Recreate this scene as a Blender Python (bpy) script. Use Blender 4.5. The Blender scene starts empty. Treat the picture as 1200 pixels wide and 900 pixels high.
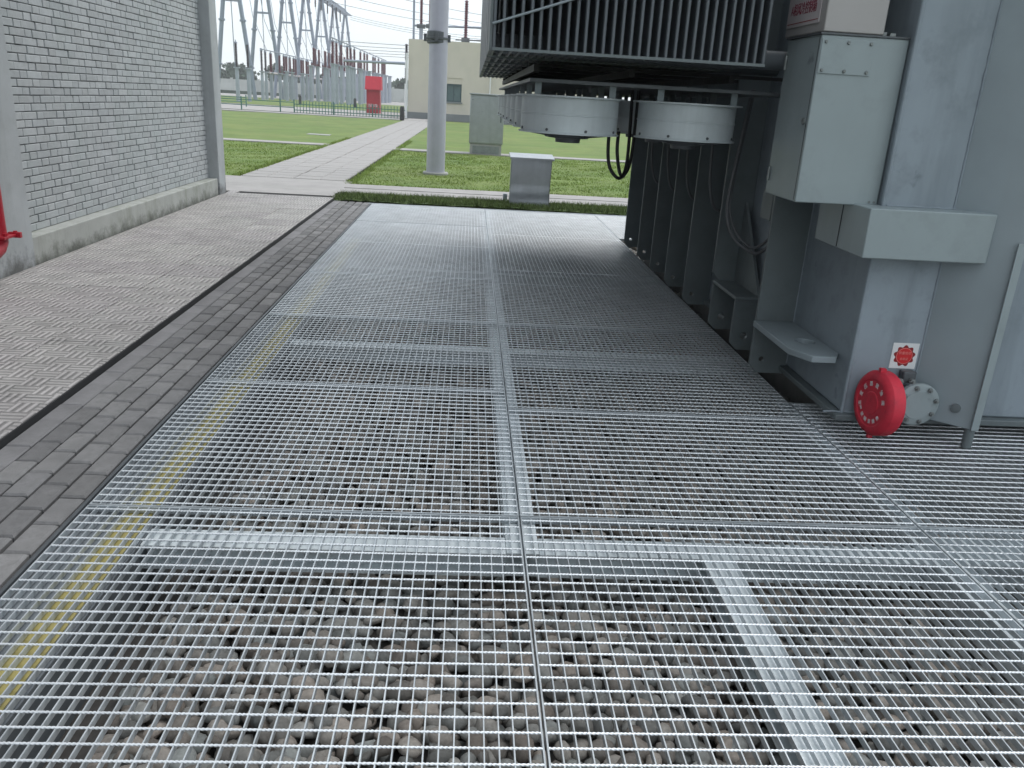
import bpy, bmesh, math, random
import numpy as np
from mathutils import Vector, Matrix
random.seed(7); rng = np.random.default_rng(7)
S = bpy.context.scene
COL = S.collection

# ------------------------------------------------------------------ camera, sky, sun, exposure
YAW, PITCH, ROLL, CAMH = -0.0652816, 0.3342275, 0.0588176, 1.6
_f = Vector((-math.sin(YAW)*math.cos(PITCH), math.cos(YAW)*math.cos(PITCH), -math.sin(PITCH)))
_r = Vector((math.cos(YAW), math.sin(YAW), 0)); _u = _r.cross(_f)
_r2 = _r*math.cos(ROLL)+_u*math.sin(ROLL); _u2 = _u*math.cos(ROLL)-_r*math.sin(ROLL)
cam = bpy.data.cameras.new('camera'); camo = bpy.data.objects.new('camera', cam); COL.objects.link(camo)
m = Matrix((_r2, _u2, -_f)).transposed().to_4x4(); m.translation = (0, 0, CAMH); camo.matrix_world = m
cam.sensor_width = 36; cam.lens = 957.656/1200*36; cam.clip_end = 6000; cam.clip_start = 0.05
S.camera = camo
def proj(p):
    v = Vector(p)-Vector((0, 0, CAMH)); c = v.dot(_f)
    return (600+957.656*v.dot(_r2)/c, 450-957.656*v.dot(_u2)/c, c)

SUN_EL, SUN_AZ = 60, 48           # azimuth: clockwise from +Y; the sun stands ahead to the right, high, veiled by cloud
w = bpy.data.worlds.new('World'); S.world = w; w.use_nodes = True
nt = w.node_tree; bg = nt.nodes['Background']
sky = nt.nodes.new('ShaderNodeTexSky'); sky.sky_type = 'NISHITA'; sky.sun_disc = False
sky.sun_elevation = math.radians(SUN_EL); sky.sun_rotation = math.radians(SUN_AZ)
sky.air_density = 1.0; sky.dust_density = 1.5; sky.ozone_density = 1.0; sky.altitude = 20
# overcast: the clear sky shows only faintly through an even veil of cloud
hs = nt.nodes.new('ShaderNodeMixRGB'); hs.inputs[0].default_value = 0.86; hs.inputs[2].default_value = (7.6, 7.9, 8.0, 1)
nt.links.new(sky.outputs[0], hs.inputs[1])
tint = nt.nodes.new('ShaderNodeMixRGB'); tint.blend_type = 'MULTIPLY'; tint.inputs[0].default_value = 1
tint.inputs[2].default_value = (0.965, 1.0, 1.035, 1)
nt.links.new(hs.outputs[0], tint.inputs[1]); nt.links.new(tint.outputs[0], bg.inputs['Color'])
bg.inputs['Strength'].default_value = 0.12
sl = bpy.data.lights.new('sun', 'SUN'); so = bpy.data.objects.new('sun', sl); COL.objects.link(so)
sl.energy = 1.4; sl.angle = math.radians(40); sl.color = (1.0, 0.97, 0.93)
d = Vector((math.sin(math.radians(SUN_AZ))*math.cos(math.radians(SUN_EL)), math.cos(math.radians(SUN_AZ))*math.cos(math.radians(SUN_EL)), math.sin(math.radians(SUN_EL))))
so.rotation_euler = d.to_track_quat('Z', 'Y').to_euler(); so.location = (0, -10, 30)
S.view_settings.view_transform = 'Standard'; S.view_settings.look = 'None'
S.cycles.max_bounces = 5; S.cycles.diffuse_bounces = 3; S.cycles.glossy_bounces = 2; S.cycles.transmission_bounces = 2; S.cycles.caustics_reflective = False; S.cycles.caustics_refractive = False
S.view_settings.exposure = 0.45; S.view_settings.gamma = 1

# ------------------------------------------------------------------ materials
def mat(name, col, rough=0.6, metal=0.0, var=0.15, scale=6.0, bump=0.0, bscale=60.0, rnd=0.0, col2=None, stain=None, streak=None, foot=None, scuff=None, spec=0.5, coords='Object'):
    """col: base colour; var: noise variation; rnd: random value per piece; col2: second colour mixed by big noise;
    stain: (colour, amount, scale) dirt patches with shapes of their own; streak: (colour, amount) vertical run-off streaks"""
    M = bpy.data.materials.new(name); M.use_nodes = True; n = M.node_tree.nodes; l = M.node_tree.links
    b = n['Principled BSDF']; b.inputs['Roughness'].default_value = rough; b.inputs['Metallic'].default_value = metal
    b.inputs['Specular IOR Level'].default_value = spec
    tc = n.new('ShaderNodeTexCoord'); geo = n.new('ShaderNodeNewGeometry')
    P = geo.outputs['Position'] if coords == 'World' else tc.outputs['Object']
    def noise(sc, det=5, vec=P, rgh=.6):
        x = n.new('ShaderNodeTexNoise'); x.inputs['Scale'].default_value = sc; x.inputs['Detail'].default_value = det; x.inputs['Roughness'].default_value = rgh
        l.new(vec, x.inputs['Vector']); return x.outputs['Fac']
    def ramp(fac, a, bb):
        x = n.new('ShaderNodeMapRange'); x.inputs[1].default_value = a; x.inputs[2].default_value = bb; l.new(fac, x.inputs[0]); return x.outputs[0]
    def mix(fac, a, bb, mode='MIX'):
        x = n.new('ShaderNodeMixRGB'); x.blend_type = mode
        for i, v in ((0, fac), (1, a), (2, bb)):
            if isinstance(v, (int, float)): x.inputs[i].default_value = v if i == 0 else (v, v, v, 1)
            elif isinstance(v, tuple): x.inputs[i].default_value = (*v[:3], 1)
            else: l.new(v, x.inputs[i])
        return x.outputs[0]
    C = col
    if col2: C = mix(ramp(noise(scale*0.35, 4), .38, .62), col, col2)
    if rnd:
        oi = n.new('ShaderNodeObjectInfo'); cb = n.new('ShaderNodeCombineXYZ')
        l.new(oi.outputs['Random'], cb.inputs[0]); l.new(geo.outputs['Random Per Island'], cb.inputs[1])
        wn = n.new('ShaderNodeTexWhiteNoise'); wn.noise_dimensions = '3D'; l.new(cb.outputs[0], wn.inputs['Vector'])
        if col2: C = mix(wn.outputs['Value'], col, col2)
        mr = n.new('ShaderNodeMapRange'); mr.inputs[3].default_value = 1-rnd; mr.inputs[4].default_value = 1+rnd
        sp = n.new('ShaderNodeSeparateColor'); l.new(wn.outputs['Color'], sp.inputs[0]); l.new(sp.outputs[1], mr.inputs[0])
        C = mix(1.0, C, mr.outputs[0], 'MULTIPLY')
    if var:
        mr = n.new('ShaderNodeMapRange'); mr.inputs[1].default_value = .25; mr.inputs[2].default_value = .75
        mr.inputs[3].default_value = 1-var; mr.inputs[4].default_value = 1+var; l.new(noise(scale), mr.inputs[0])
        C = mix(1.0, C, mr.outputs[0], 'MULTIPLY')
    if stain:
        C = mix(mix(1.0, ramp(noise(stain[2], 6, rgh=.7), .5, .72), stain[1], 'MULTIPLY'), C, stain[0])
    if streak:
        mp = n.new('ShaderNodeMapping'); mp.inputs['Scale'].default_value = (streak[2] if len(streak) > 2 else 14,)*2+(0.5,); l.new(P, mp.inputs[0])
        C = mix(mix(1.0, ramp(noise(1.0, 5, mp.outputs[0], .65), .5, .75), streak[1], 'MULTIPLY'), C, streak[0])
    if scuff:  # rare sharp-edged grimy smudges: (colour, scale)
        C = mix(mix(1.0, ramp(noise(scuff[1], 8, rgh=.62), .655, .72), .75, 'MULTIPLY'), C, scuff[0])
    if foot:   # mould and splash dirt that grows up from the paving in an uneven band: (colour, height)
        sp_ = n.new('ShaderNodeSeparateXYZ'); l.new(geo.outputs['Position'], sp_.inputs[0])
        ad = n.new('ShaderNodeMath'); ad.operation = 'MULTIPLY_ADD'; l.new(noise(7, 6, rgh=.7), ad.inputs[0]); ad.inputs[1].default_value = -foot[1]*3.2; l.new(sp_.outputs[2], ad.inputs[2])
        C = mix(mix(1.0, ramp(ad.outputs[0], -foot[1]*.4, -foot[1]*1.5), .85, 'MULTIPLY'), C, foot[0])
    if isinstance(C, tuple): b.inputs['Base Color'].default_value = (*C[:3], 1)
    else: l.new(C, b.inputs['Base Color'])
    if var:
        mr = n.new('ShaderNodeMapRange'); mr.inputs[3].default_value = max(0.05, rough-.12); mr.inputs[4].default_value = min(1, rough+.12)
        l.new(noise(scale*3), mr.inputs[0]); l.new(mr.outputs[0], b.inputs['Roughness'])
    if bump:
        bp = n.new('ShaderNodeBump'); bp.inputs['Strength'].default_value = bump; bp.inputs['Distance'].default_value = .004
        l.new(noise(bscale, 6), bp.inputs['Height']); l.new(bp.outputs[0], b.inputs['Normal'])
    return M
MT = {}
MT['galv'] = mat('galvanised_steel', (.62, .66, .69), .40, .45, .22, 9, col2=(.48, .52, .55))
MT['galv_rod'] = mat('galvanised_rod', (.83, .86, .89), .38, .4, .14, 5)
MT['galv_beam'] = mat('galvanised_beam', (.72, .78, .81), .5, .1, .15, 9, bump=.15, bscale=40)
MT['conc'] = mat('concrete', (.36, .36, .35), .85, 0, .18, 3, .3, 50, stain=((.16, .17, .15), .6, 2.0))
MT['ledge'] = mat('ledge_concrete', (.17, .19, .21), .9, 0, .2, 4, .3, 50, stain=((.10, .11, .12), .6, 2.5))
MT['conc_dark'] = mat('concrete_dark', (.17, .17, .165), .9, 0, .25, 3, .3, 50, stain=((.06, .06, .06), .7, 2.5))
MT['pathconc'] = mat('path_concrete', (.345, .328, .32), .85, 0, .14, 2.2, .25, 40, stain=((.26, .26, .24), .6, .8))
MT['yellow'] = mat('yellow_paint', (.37, .32, .115), .7, 0, .15, 12, stain=((.27, .245, .14), .6, 7))
MT['pebble'] = mat('pebble', (.32, .275, .24), .75, 0, .25, 55, .4, 110, rnd=.45, col2=(.25, .265, .26), coords='World')
MT['pitfloor'] = mat('pit_floor', (.075, .07, .066), .95, 0, .3, 20, .3, 60)  # dark, so the pebble-free strip by the ledge stands for its shadow
MT['paver'] = mat('paver_stone', (.165, .162, .165), .85, 0, .2, 24, .5, 150, rnd=.2, col2=(.205, .20, .20), coords='World', stain=((.09, .09, .09), .45, 6))
MT['sand'] = mat('joint_sand', (.018, .018, .017), .95, 0, .3, 20)
MT['kerb'] = mat('kerb_stone', (.20, .195, .20), .85, 0, .2, 10, .4, 90, rnd=.1)
MT['kerbface'] = mat('kerb_face_shaded', (.02, .02, .022), .8, 0, .2, 10)  # near-black colour holds the shade on the step's upright face
MT['mortar'] = mat('mortar', (.16, .165, .17), .95, 0, .2, 20, .3, 90)
MT['brick'] = mat('grey_white_brick', (.40, .415, .42), .8, 0, .1, 18, .3, 120, rnd=.09, col2=(.40, .42, .43), coords='World', streak=((.34, .385, .38), .5, 2.2))
MT['plinth'] = mat('plinth_render', (.37, .38, .36), .85, 0, .12, 3, .3, 60, stain=((.20, .22, .17), .8, 2.6), streak=((.22, .235, .19), .8, 5), foot=((.07, .075, .06), .13), coords='World')
MT['column'] = mat('column_render', (.38, .40, .41), .85, 0, .10, 3, .25, 60, stain=((.25, .265, .26), .6, 1.6), streak=((.28, .30, .30), .5, 7), foot=((.07, .07, .065), .17), coords='World')
MT['red'] = mat('red_paint', (.36, .010, .024), .38, 0, .12, 8)
MT['redcap'] = mat('red_valve_plastic', (.56, .02, .045), .62, 0, .14, 14, bump=.1, stain=((.34, .02, .04), .7, 16), scuff=((.30, .09, .10), 20))
MT['paint'] = mat('grey_transformer_paint', (.255, .30, .325), .5, 0, .07, 3.5, .06, 30, stain=((.22, .265, .285), .5, 2.2), streak=((.24, .27, .275), .45, 6), coords='World')
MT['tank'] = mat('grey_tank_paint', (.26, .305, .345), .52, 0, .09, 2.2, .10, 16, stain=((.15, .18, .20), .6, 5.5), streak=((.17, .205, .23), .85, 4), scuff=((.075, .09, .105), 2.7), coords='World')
MT['rib'] = mat('rib_paint_shaded', (.135, .16, .168), .5, 0, .12, 3.5, .06, 30, stain=((.09, .11, .115), .5, 4), coords='World')  # transformer grey darkened to carry the shade around the ribs
MT['fin'] = mat('radiator_paint_shaded', (.10, .115, .13), .45, 0, .1, 4, coords='World')  # same grey as the transformer, fin shading put into the colour
MT['cabinet'] = mat('cabinet_paint', (.285, .335, .35), .42, 0, .05, 3, .04, 30, streak=((.24, .285, .295), .7, 6), scuff=((.14, .165, .165), 4.5), stain=((.20, .235, .24), .5, 4), coords='World')
MT['cabtop'] = mat('cabinet_cream', (.38, .365, .36), .45, 0, .06, 3, .04, 30, coords='World')
MT['fanring'] = mat('fan_ring_galvanised', (.60, .655, .68), .5, .1, .12, 6, streak=((.48, .53, .55), .6, 10), coords='World')
MT['black'] = mat('black_rubber', (.015, .015, .017), .55, 0, .1, 8)
MT['darksteel'] = mat('dark_steel', (.10, .11, .12), .5, .3, .2, 10)
MT['bolt'] = mat('bolt_steel', (.22, .24, .24), .45, .5, .2, 30)
MT['cable'] = mat('grey_cable', (.12, .125, .135), .5, 0, .1, 10)
MT['white'] = mat('white_print', (.72, .73, .74), .5, 0, .04, 10)
MT['signplate'] = mat('sign_plate', (.55, .50, .51), .45, 0, .06, 10)
MT['signtext'] = mat('sign_text', (.22, .03, .06), .5, 0, 0)
MT['badge'] = mat('badge_red', (.60, .015, .02), .5, 0, .1, 40)
MT['badgedark'] = mat('badge_dark_red', (.24, .008, .012), .5, 0, 0)
MT['badgepale'] = mat('badge_pale_red', (.75, .22, .20), .5, 0, 0)
MT['stainless'] = mat('stainless_cabinet', (.38, .40, .42), .32, .75, .10, 5, .08, 8, streak=((.30, .32, .335), .5, 10))
MT['stainless_d'] = mat('stainless_dark', (.25, .27, .28), .4, .6, .15, 8)
MT['pole'] = mat('pole_galvanised', (.43, .43, .50), .5, .25, .08, 3, streak=((.36, .36, .43), .6, 4))
MT['gantry'] = mat('gantry_galvanised', (.25, .29, .36), .5, .2, .1, 1)
MT['support'] = mat('support_concrete', (.34, .375, .435), .8, 0, .12, 1)
MT['maroon'] = mat('maroon_porcelain', (.11, .016, .03), .3, 0, .15, 4)
MT['darkins'] = mat('dark_porcelain', (.045, .04, .05), .35, 0, .15, 4)
MT['cream'] = mat('cream_render', (.58, .535, .465), .85, 0, .05, .6, streak=((.45, .44, .385), .5, .9), coords='World')
MT['bplinth'] = mat('building_plinth', (.20, .215, .22), .8, 0, .1, 1)
MT['glass'] = mat('window_glass', (.10, .16, .17), .12, 0, .1, 1)
MT['frame'] = mat('window_frame', (.03, .07, .08), .5, 0, 0)
MT['fence'] = mat('green_fence_paint', (.05, .16, .13), .5, 0, .1, 2)
MT['farwall'] = mat('far_wall', (.48, .50, .48), .85, 0, .12, .3, streak=((.33, .35, .34), .7, .8), coords='World')
MT['ground'] = mat('ground_soil', (.10, .13, .05), .95, 0, .3, .2, coords='World')
MT['lawn'] = mat('lawn_grass', (.105, .17, .03), .95, 0, .22, 1.1, .8, 60, col2=(.15, .195, .045), stain=((.095, .14, .03), .5, .5), coords='World')
MT['blade'] = mat('grass_blade', (.20, .29, .055), .8, 0, .2, .8, rnd=.18, col2=(.215, .28, .06), coords='World')
MT['strip'] = mat('strip_grass', (.075, .12, .03), .95, 0, .3, 3, .8, 60, coords='World')
MT['stripblade'] = mat('strip_grass_blade', (.085, .14, .03), .8, 0, .25, 2, rnd=.4, col2=(.14, .18, .055), coords='World')
MT['leaf'] = mat('far_foliage', (.075, .11, .08), .9, 0, .3, .2, rnd=.4, coords='World')
MT['bark'] = mat('bark', (.08, .065, .05), .9, 0, .2, 2)

def tile_material():
    """embossed basket-weave paving tile: the relief is fine raised ribs"""
    M = mat('embossed_tile', (.37, .345, .345), .72, 0, .22, 5, rnd=.07, col2=(.40, .385, .37), coords='World', stain=((.28, .285, .27), .4, 1.3))
    n = M.node_tree.nodes; l = M.node_tree.links; b = n['Principled BSDF']
    geo = n.new('ShaderNodeNewGeometry'); sp = n.new('ShaderNodeSeparateXYZ'); l.new(geo.outputs['Position'], sp.inputs[0])
    def mth(op, a, c=None):
        x = n.new('ShaderNodeMath'); x.operation = op
        for i, v in ((0, a), (1, c)):
            if v is None: continue
            if isinstance(v, (int, float)): x.inputs[i].default_value = v
            else: l.new(v, x.inputs[i])
        return x.outputs[0]
    cell = .49/4
    fx = mth('FLOOR', mth('DIVIDE', sp.outputs[0], cell)); fy = mth('FLOOR', mth('DIVIDE', sp.outputs[1], cell))
    ck = mth('MODULO', mth('ABSOLUTE', mth('ADD', fx, fy)), 2.0)
    sx = mth('SINE', mth('MULTIPLY', sp.outputs[0], 2*math.pi/cell*3)); sy = mth('SINE', mth('MULTIPLY', sp.outputs[1], 2*math.pi/cell*3))
    h = mth('ADD', mth('MULTIPLY', sx, ck), mth('MULTIPLY', sy, mth('SUBTRACT', 1.0, ck)))
    bp = n.new('ShaderNodeBump'); bp.inputs['Strength'].default_value = .9; bp.inputs['Distance'].default_value = .006
    l.new(h, bp.inputs['Height']); l.new(bp.outputs[0], b.inputs['Normal'])
    # colour darker in the grooves, slightly lighter on the ribs
    old = b.inputs['Base Color'].links[0].from_socket
    mr = n.new('ShaderNodeMapRange'); mr.inputs[1].default_value = -1; mr.inputs[2].default_value = -.2; mr.inputs[3].default_value = .5; mr.inputs[4].default_value = 1.1
    l.new(h, mr.inputs[0]); mx = n.new('ShaderNodeMixRGB'); mx.blend_type = 'MULTIPLY'; mx.inputs[0].default_value = 1
    l.new(old, mx.inputs[1]); l.new(mr.outputs[0], mx.inputs[2]); l.new(mx.outputs[0], b.inputs['Base Color'])
    return M
MT['tile'] = tile_material()

# ------------------------------------------------------------------ builders
WLOC = {}
def wloc(o):
    p = Vector((0, 0, 0))
    while o is not None: p += o.location; o = o.parent
    return p
def tag(o, label=None, cat=None, group=None, kind=None):
    if label: o['label'] = label
    if cat: o['category'] = cat
    if group: o['group'] = group
    if kind: o['kind'] = kind
    return o
def thing(name, loc, label, cat, group=None):
    o = bpy.data.objects.new(name, None); o.empty_display_size = .2; COL.objects.link(o); o.location = loc
    return tag(o, label, cat, group)
def place(name, mesh, parent, loc, rot=(0, 0, 0), scale=(1, 1, 1)):
    o = bpy.data.objects.new(name, mesh); COL.objects.link(o)
    if parent is not None: o.parent = parent; loc = Vector(loc)-wloc(parent)
    o.location = loc; o.rotation_euler = rot; o.scale = scale
    return o
class MB:
    def __init__(s): s.v = []; s.f = []
    def add(s, v, f):
        k = len(s.v); s.v += [tuple(p) for p in v]; s.f += [tuple(i+k for i in q) for q in f]; return s
    def box(s, x0, x1, y0, y1, z0, z1):
        return s.add([(x0, y0, z0), (x1, y0, z0), (x1, y1, z0), (x0, y1, z0), (x0, y0, z1), (x1, y0, z1), (x1, y1, z1), (x0, y1, z1)],
                     [(0, 3, 2, 1), (4, 5, 6, 7), (0, 1, 5, 4), (1, 2, 6, 5), (2, 3, 7, 6), (3, 0, 4, 7)])
    def quad(s, a, b, c, d): return s.add([a, b, c, d], [(0, 1, 2, 3)])
    def sheet(s, x0, x1, y0, y1, z): return s.quad((x0, y0, z), (x1, y0, z), (x1, y1, z), (x0, y1, z))
    def prism(s, poly, h0, h1, axis='z'):
        """poly: 2D points; axis z -> (x,y), y -> (x,z), x -> (y,z)"""
        f3 = {'z': lambda p, h: (p[0], p[1], h), 'y': lambda p, h: (p[0], h, p[1]), 'x': lambda p, h: (h, p[0], p[1])}[axis]
        n = len(poly)
        return s.add([f3(p, h0) for p in poly]+[f3(p, h1) for p in poly],
                     [tuple(range(n-1, -1, -1)), tuple(range(n, 2*n))]+[(i, (i+1) % n, n+(i+1) % n, n+i) for i in range(n)])
    def tube(s, path, r, n=10, cap=True, radii=None):
        path = [Vector(p) for p in path]; k = len(path); rings = []
        ref = None
        for i, p in enumerate(path):
            t = (path[min(i+1, k-1)]-path[max(i-1, 0)]).normalized()
            if ref is None: ref = Vector((0, 0, 1)) if abs(t.z) < .9 else Vector((1, 0, 0))
            a = t.cross(ref).normalized(); b = t.cross(a).normalized(); ref = -b if False else ref
            rr = radii[i] if radii else r
            rings.append([p+(a*math.cos(2*math.pi*j/n)+b*math.sin(2*math.pi*j/n))*rr for j in range(n)])
        v = [q for R in rings for q in R]; f = []
        for i in range(k-1):
            for j in range(n): f.append((i*n+j, (i+1)*n+j, (i+1)*n+(j+1) % n, i*n+(j+1) % n))
        if cap: f += [tuple(range(n)), tuple(range((k-1)*n+n-1, (k-1)*n-1, -1))]
        return s.add(v, f)
    def lathe(s, prof, c, n=24, axis=(0, 0, 1)):
        """prof: list of (radius, height along axis)"""
        q = Vector((0, 0, 1)).rotation_difference(Vector(axis)); c = Vector(c); v = []; f = []
        for r, h in prof:
            for j in range(n): v.append(c+q @ Vector((r*math.cos(2*math.pi*j/n), r*math.sin(2*math.pi*j/n), h)))
        for i in range(len(prof)-1):
            for j in range(n): f.append((i*n+j, i*n+(j+1) % n, (i+1)*n+(j+1) % n, (i+1)*n+j))
        if prof[0][0] > 1e-5: f.append(tuple(range(n-1, -1, -1)))
        if prof[-1][0] > 1e-5: f.append(tuple(range((len(prof)-1)*n, len(prof)*n)))
        return s.add(v, f)
    def mesh(s, name, m, smooth=False, off=(0, 0, 0)):
        me = bpy.data.meshes.new(name); me.from_pydata([(a-off[0], b-off[1], c-off[2]) for a, b, c in s.v], [], s.f)
        me.materials.append(MT[m]); 
        if smooth: me.polygons.foreach_set('use_smooth', [True]*len(me.polygons)); me.set_sharp_from_angle(angle=math.radians(35))
        me.update(); return me
    def build(s, name, m, parent=None, smooth=False, bevel=0, kind=None, at=None, seg=2):
        off = at if at is not None else (wloc(parent) if parent is not None else (0, 0, 0))
        o = place(name, s.mesh(name, m, smooth, off), parent, off)
        if bevel:
            b = o.modifiers.new('bevel', 'BEVEL'); b.width = bevel; b.segments = seg; b.limit_method = 'ANGLE'; b.angle_limit = math.radians(40)
            for p in o.data.polygons: p.use_smooth = True
            o.data.set_sharp_from_angle(angle=math.radians(60)); b.harden_normals = False
        if kind: o['kind'] = kind
        return o
def raw_mesh(name, V, F, m, smooth=False):
    """fast numpy mesh; V (n,3), F (k,3 or 4)"""
    me = bpy.data.meshes.new(name); k, c = F.shape
    me.vertices.add(len(V)); me.vertices.foreach_set('co', V.astype(np.float32).ravel())
    me.loops.add(k*c); me.loops.foreach_set('vertex_index', F.astype(np.int32).ravel())
    me.polygons.add(k); me.polygons.foreach_set('loop_start', np.arange(0, k*c, c, dtype=np.int32))
    me.polygons.foreach_set('loop_total', np.full(k, c, dtype=np.int32))
    if smooth: me.polygons.foreach_set('use_smooth', np.ones(k, dtype=bool))
    me.materials.append(MT[m]); me.update(calc_edges=True); me.validate(); return me
def plate(poly, holes, h0, h1, axis='y', n=16):
    """plate with round holes: poly and holes (c0,c1,r) in the plate's plane, thickness h0..h1"""
    bm = bmesh.new(); f3 = {'y': lambda p, h: (p[0], h, p[1]), 'z': lambda p, h: (p[0], p[1], h)}[axis]
    loops = [list(poly)]+[[(c[0]+c[2]*math.cos(2*math.pi*i/n), c[1]+c[2]*math.sin(2*math.pi*i/n)) for i in range(n)] for c in holes]
    edges = []
    for L in loops:
        vs = [bm.verts.new(f3(p, h0)) for p in L]
        edges += [bm.edges.new((vs[i], vs[(i+1) % len(vs)])) for i in range(len(vs))]
    r = bmesh.ops.triangle_fill(bm, use_beauty=True, edges=edges)
    fs = [g for g in r['geom'] if isinstance(g, bmesh.types.BMFace)]
    e = bmesh.ops.extrude_face_region(bm, geom=fs)
    dv = Vector(f3((0, 0), h1))-Vector(f3((0, 0), h0))
    bmesh.ops.translate(bm, verts=[v for v in e['geom'] if isinstance(v, bmesh.types.BMVert)], vec=dv)
    bmesh.ops.recalc_face_normals(bm, faces=bm.faces)
    mb = MB(); bm.verts.index_update(); mb.v = [tuple(v.co) for v in bm.verts]; mb.f = [tuple(v.index for v in f.verts) for f in bm.faces]; bm.free()
    return mb
def text_mesh(txt, size, m, name='lettering'):
    cu = bpy.data.curves.new(name, 'FONT'); cu.body = txt; cu.size = size; cu.align_x = 'CENTER'; cu.align_y = 'CENTER'; cu.extrude = .0008
    o = bpy.data.objects.new(name, cu); COL.objects.link(o)
    dg = bpy.context.evaluated_depsgraph_get(); me = bpy.data.meshes.new_from_object(o.evaluated_get(dg))
    bpy.data.objects.remove(o); bpy.data.curves.remove(cu)
    me.materials.clear(); me.materials.append(MT[m]); return me
def pillow_mesh(name, sx, sy, sz, m, ch):
    """a block (origin at the centre of its bottom) whose top edges are chamfered"""
    v = []
    for (k, z) in ((0, 0), (0, sz-ch), (ch, sz)):
        v += [(-sx/2+k, -sy/2+k, z), (sx/2-k, -sy/2+k, z), (sx/2-k, sy/2-k, z), (-sx/2+k, sy/2-k, z)]
    f = [(0, 3, 2, 1), (8, 9, 10, 11)]
    for a in (0, 4): f += [(a+i, a+(i+1) % 4, a+4+(i+1) % 4, a+4+i) for i in range(4)]
    me = bpy.data.meshes.new(name); me.from_pydata(v, [], f); me.materials.append(MT[m]); me.update(); return me
ORD = ['first', 'second', 'third', 'fourth', 'fifth', 'sixth', 'seventh', 'eighth', 'ninth', 'tenth', 'eleventh', 'twelfth', 'thirteenth', 'fourteenth', 'fifteenth', 'sixteenth', 'seventeenth', 'eighteenth', 'nineteenth', 'twentieth',
       'twenty-first', 'twenty-second', 'twenty-third', 'twenty-fourth', 'twenty-fifth', 'twenty-sixth', 'twenty-seventh', 'twenty-eighth', 'twenty-ninth', 'thirtieth']

# ------------------------------------------------------------------ ground
PX0, PX1, PY0, PY1 = -1.46, 6.4, -2.2, 12.69      # oil pit under the grating
FAR = 2500
g = MB()
xs = [-FAR, PX0, PX1, FAR]; ys = [-FAR, PY0, PY1, FAR]
for i in range(3):
    for j in range(3):
        if i == 1 and j == 1: continue
        g.sheet(xs[i], xs[i+1], ys[j], ys[j+1], -.06)
g.build('ground', 'ground', kind='structure')
p = MB(); p.box(PX0+.3, PX1, PY0, PY1-.12, -.40, -.36)
p.build('pit_floor', 'pitfloor', kind='structure')
p = MB(); p.box(PX0-.1, -1.172, PY0, PY1-.12, -.55, -.036)            # left ledge under the grating
p.box(PX0-.1, PX1, PY1-.12, PY1+.02, -.55, -.036)
pw = p.build('pit_ledge', 'ledge', kind='structure')
y = MB(); y.box(-1.318, -1.205, PY0+.1, 9.5, -.036, -.0325)
y.build('yellow_line', 'yellow', pw)
p = MB(); p.box(2.18, 5.4, 4.62, 9.9, -.40, .064); p.build('transformer_plinth', 'conc_dark', kind='structure', bevel=.02)
# lawns and paths beyond the grating
def sheet_obj(name, m, rects, z, kind='structure'):
    q = MB()
    for r in rects: q.sheet(*r, z)
    return q.build(name, m, kind=kind)
def lawn_sheet(name, m, x0, x1, y0, y1, z, step):
    nx, ny = max(2, int((x1-x0)/step)), max(2, int((y1-y0)/step))
    X, Y = np.meshgrid(np.linspace(x0, x1, nx+1), np.linspace(y0, y1, ny+1)); Z = z+rng.normal(0, .008, X.shape)
    V = np.stack([X.ravel(), Y.ravel(), Z.ravel()], 1); a = np.arange(nx*ny); i = a % nx+(a//nx)*(nx+1)
    o = place(name, raw_mesh(name, V, np.stack([i, i+1, i+nx+2, i+nx+1], 1), m, True), None, (0, 0, 0)); o['kind'] = 'structure'; return o
lawn_sheet('lawn', 'lawn', -60, -4.25, 15.45, 25.2, .015, .4)
lawn_sheet('lawn', 'lawn', -60, -4.2, 26.05, 53.4, .015, .6)
lawn_sheet('lawn', 'lawn', -2.12, 40, 15.05, 24.9, .015, .4)
lawn_sheet('lawn', 'lawn', -2.3, 40, 25.75, 56, .015, .6)
lawn_sheet('lawn', 'lawn', -80, -6, 76, 118, .0, 1.5)
lawn_sheet('grass_verge', 'strip', -2.05, 14, 12.76, 13.62, .02, .1)
sheet_obj('gravel_yard', 'pathconc', [(-120, 60, 118, 300)], -.05)
pv = MB(); pv.box(-4.6, -2.12, 13.12, 15.4, -.06, .03); pv.box(-9, -4.6, 13.9, 15.4, -.06, .028); pv.build('paved_crossing', 'pathconc', kind='structure')
pv = MB(); pv.box(-2.12, 30, 13.68, 14.32, -.06, .03); pv.box(-2.12, 30, 14.36, 14.98, -.06, .034); pv.build('cross_path', 'pathconc', kind='structure')
pv = MB(); pv.box(-60, -4.2, 25.25, 26.0, -.06, .04); pv.build('lawn_path', 'pathconc', kind='structure')
pv = MB(); pv.box(-2.35, 40, 24.95, 25.7, -.06, .04); pv.build('lawn_path', 'pathconc', kind='structure')
pv = MB(); pv.box(-120, -2.9, 59, 75, -.06, -.01); pv.box(-60, -2.9, 53.5, 55.2, -.06, .05); pv.build('yard_road', 'pathconc', kind='structure')
# the path to the cream building: two rows of slabs either side of a dark centre joint, each slab a piece
path = MB(); path.box(-4.15, -2.25, 15.4, 60, -.06, .012); path = path.build('footpath', 'sand', kind='structure')
slab = [pillow_mesh('slab', .458, .465, .05, 'pathconc', .012)]
k = 0
for row in range(int((54-15.4)/.49)):
    yy = 15.66+row*.49
    for xx in (-3.905, -3.44, -2.955, -2.49):
        if k < 320: place('slab', slab[0], path, (xx+random.uniform(-.006, .006), yy, -.01+random.uniform(-.003, .003))); k += 1
q = MB(); 
for xx in (-3.675, -2.72): q.box(xx-.465, xx+.465, 15.66+80*.49-.24, 58, -.01, .04)
q.build('far_slabs', 'pathconc', path, kind='stuff')

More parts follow.
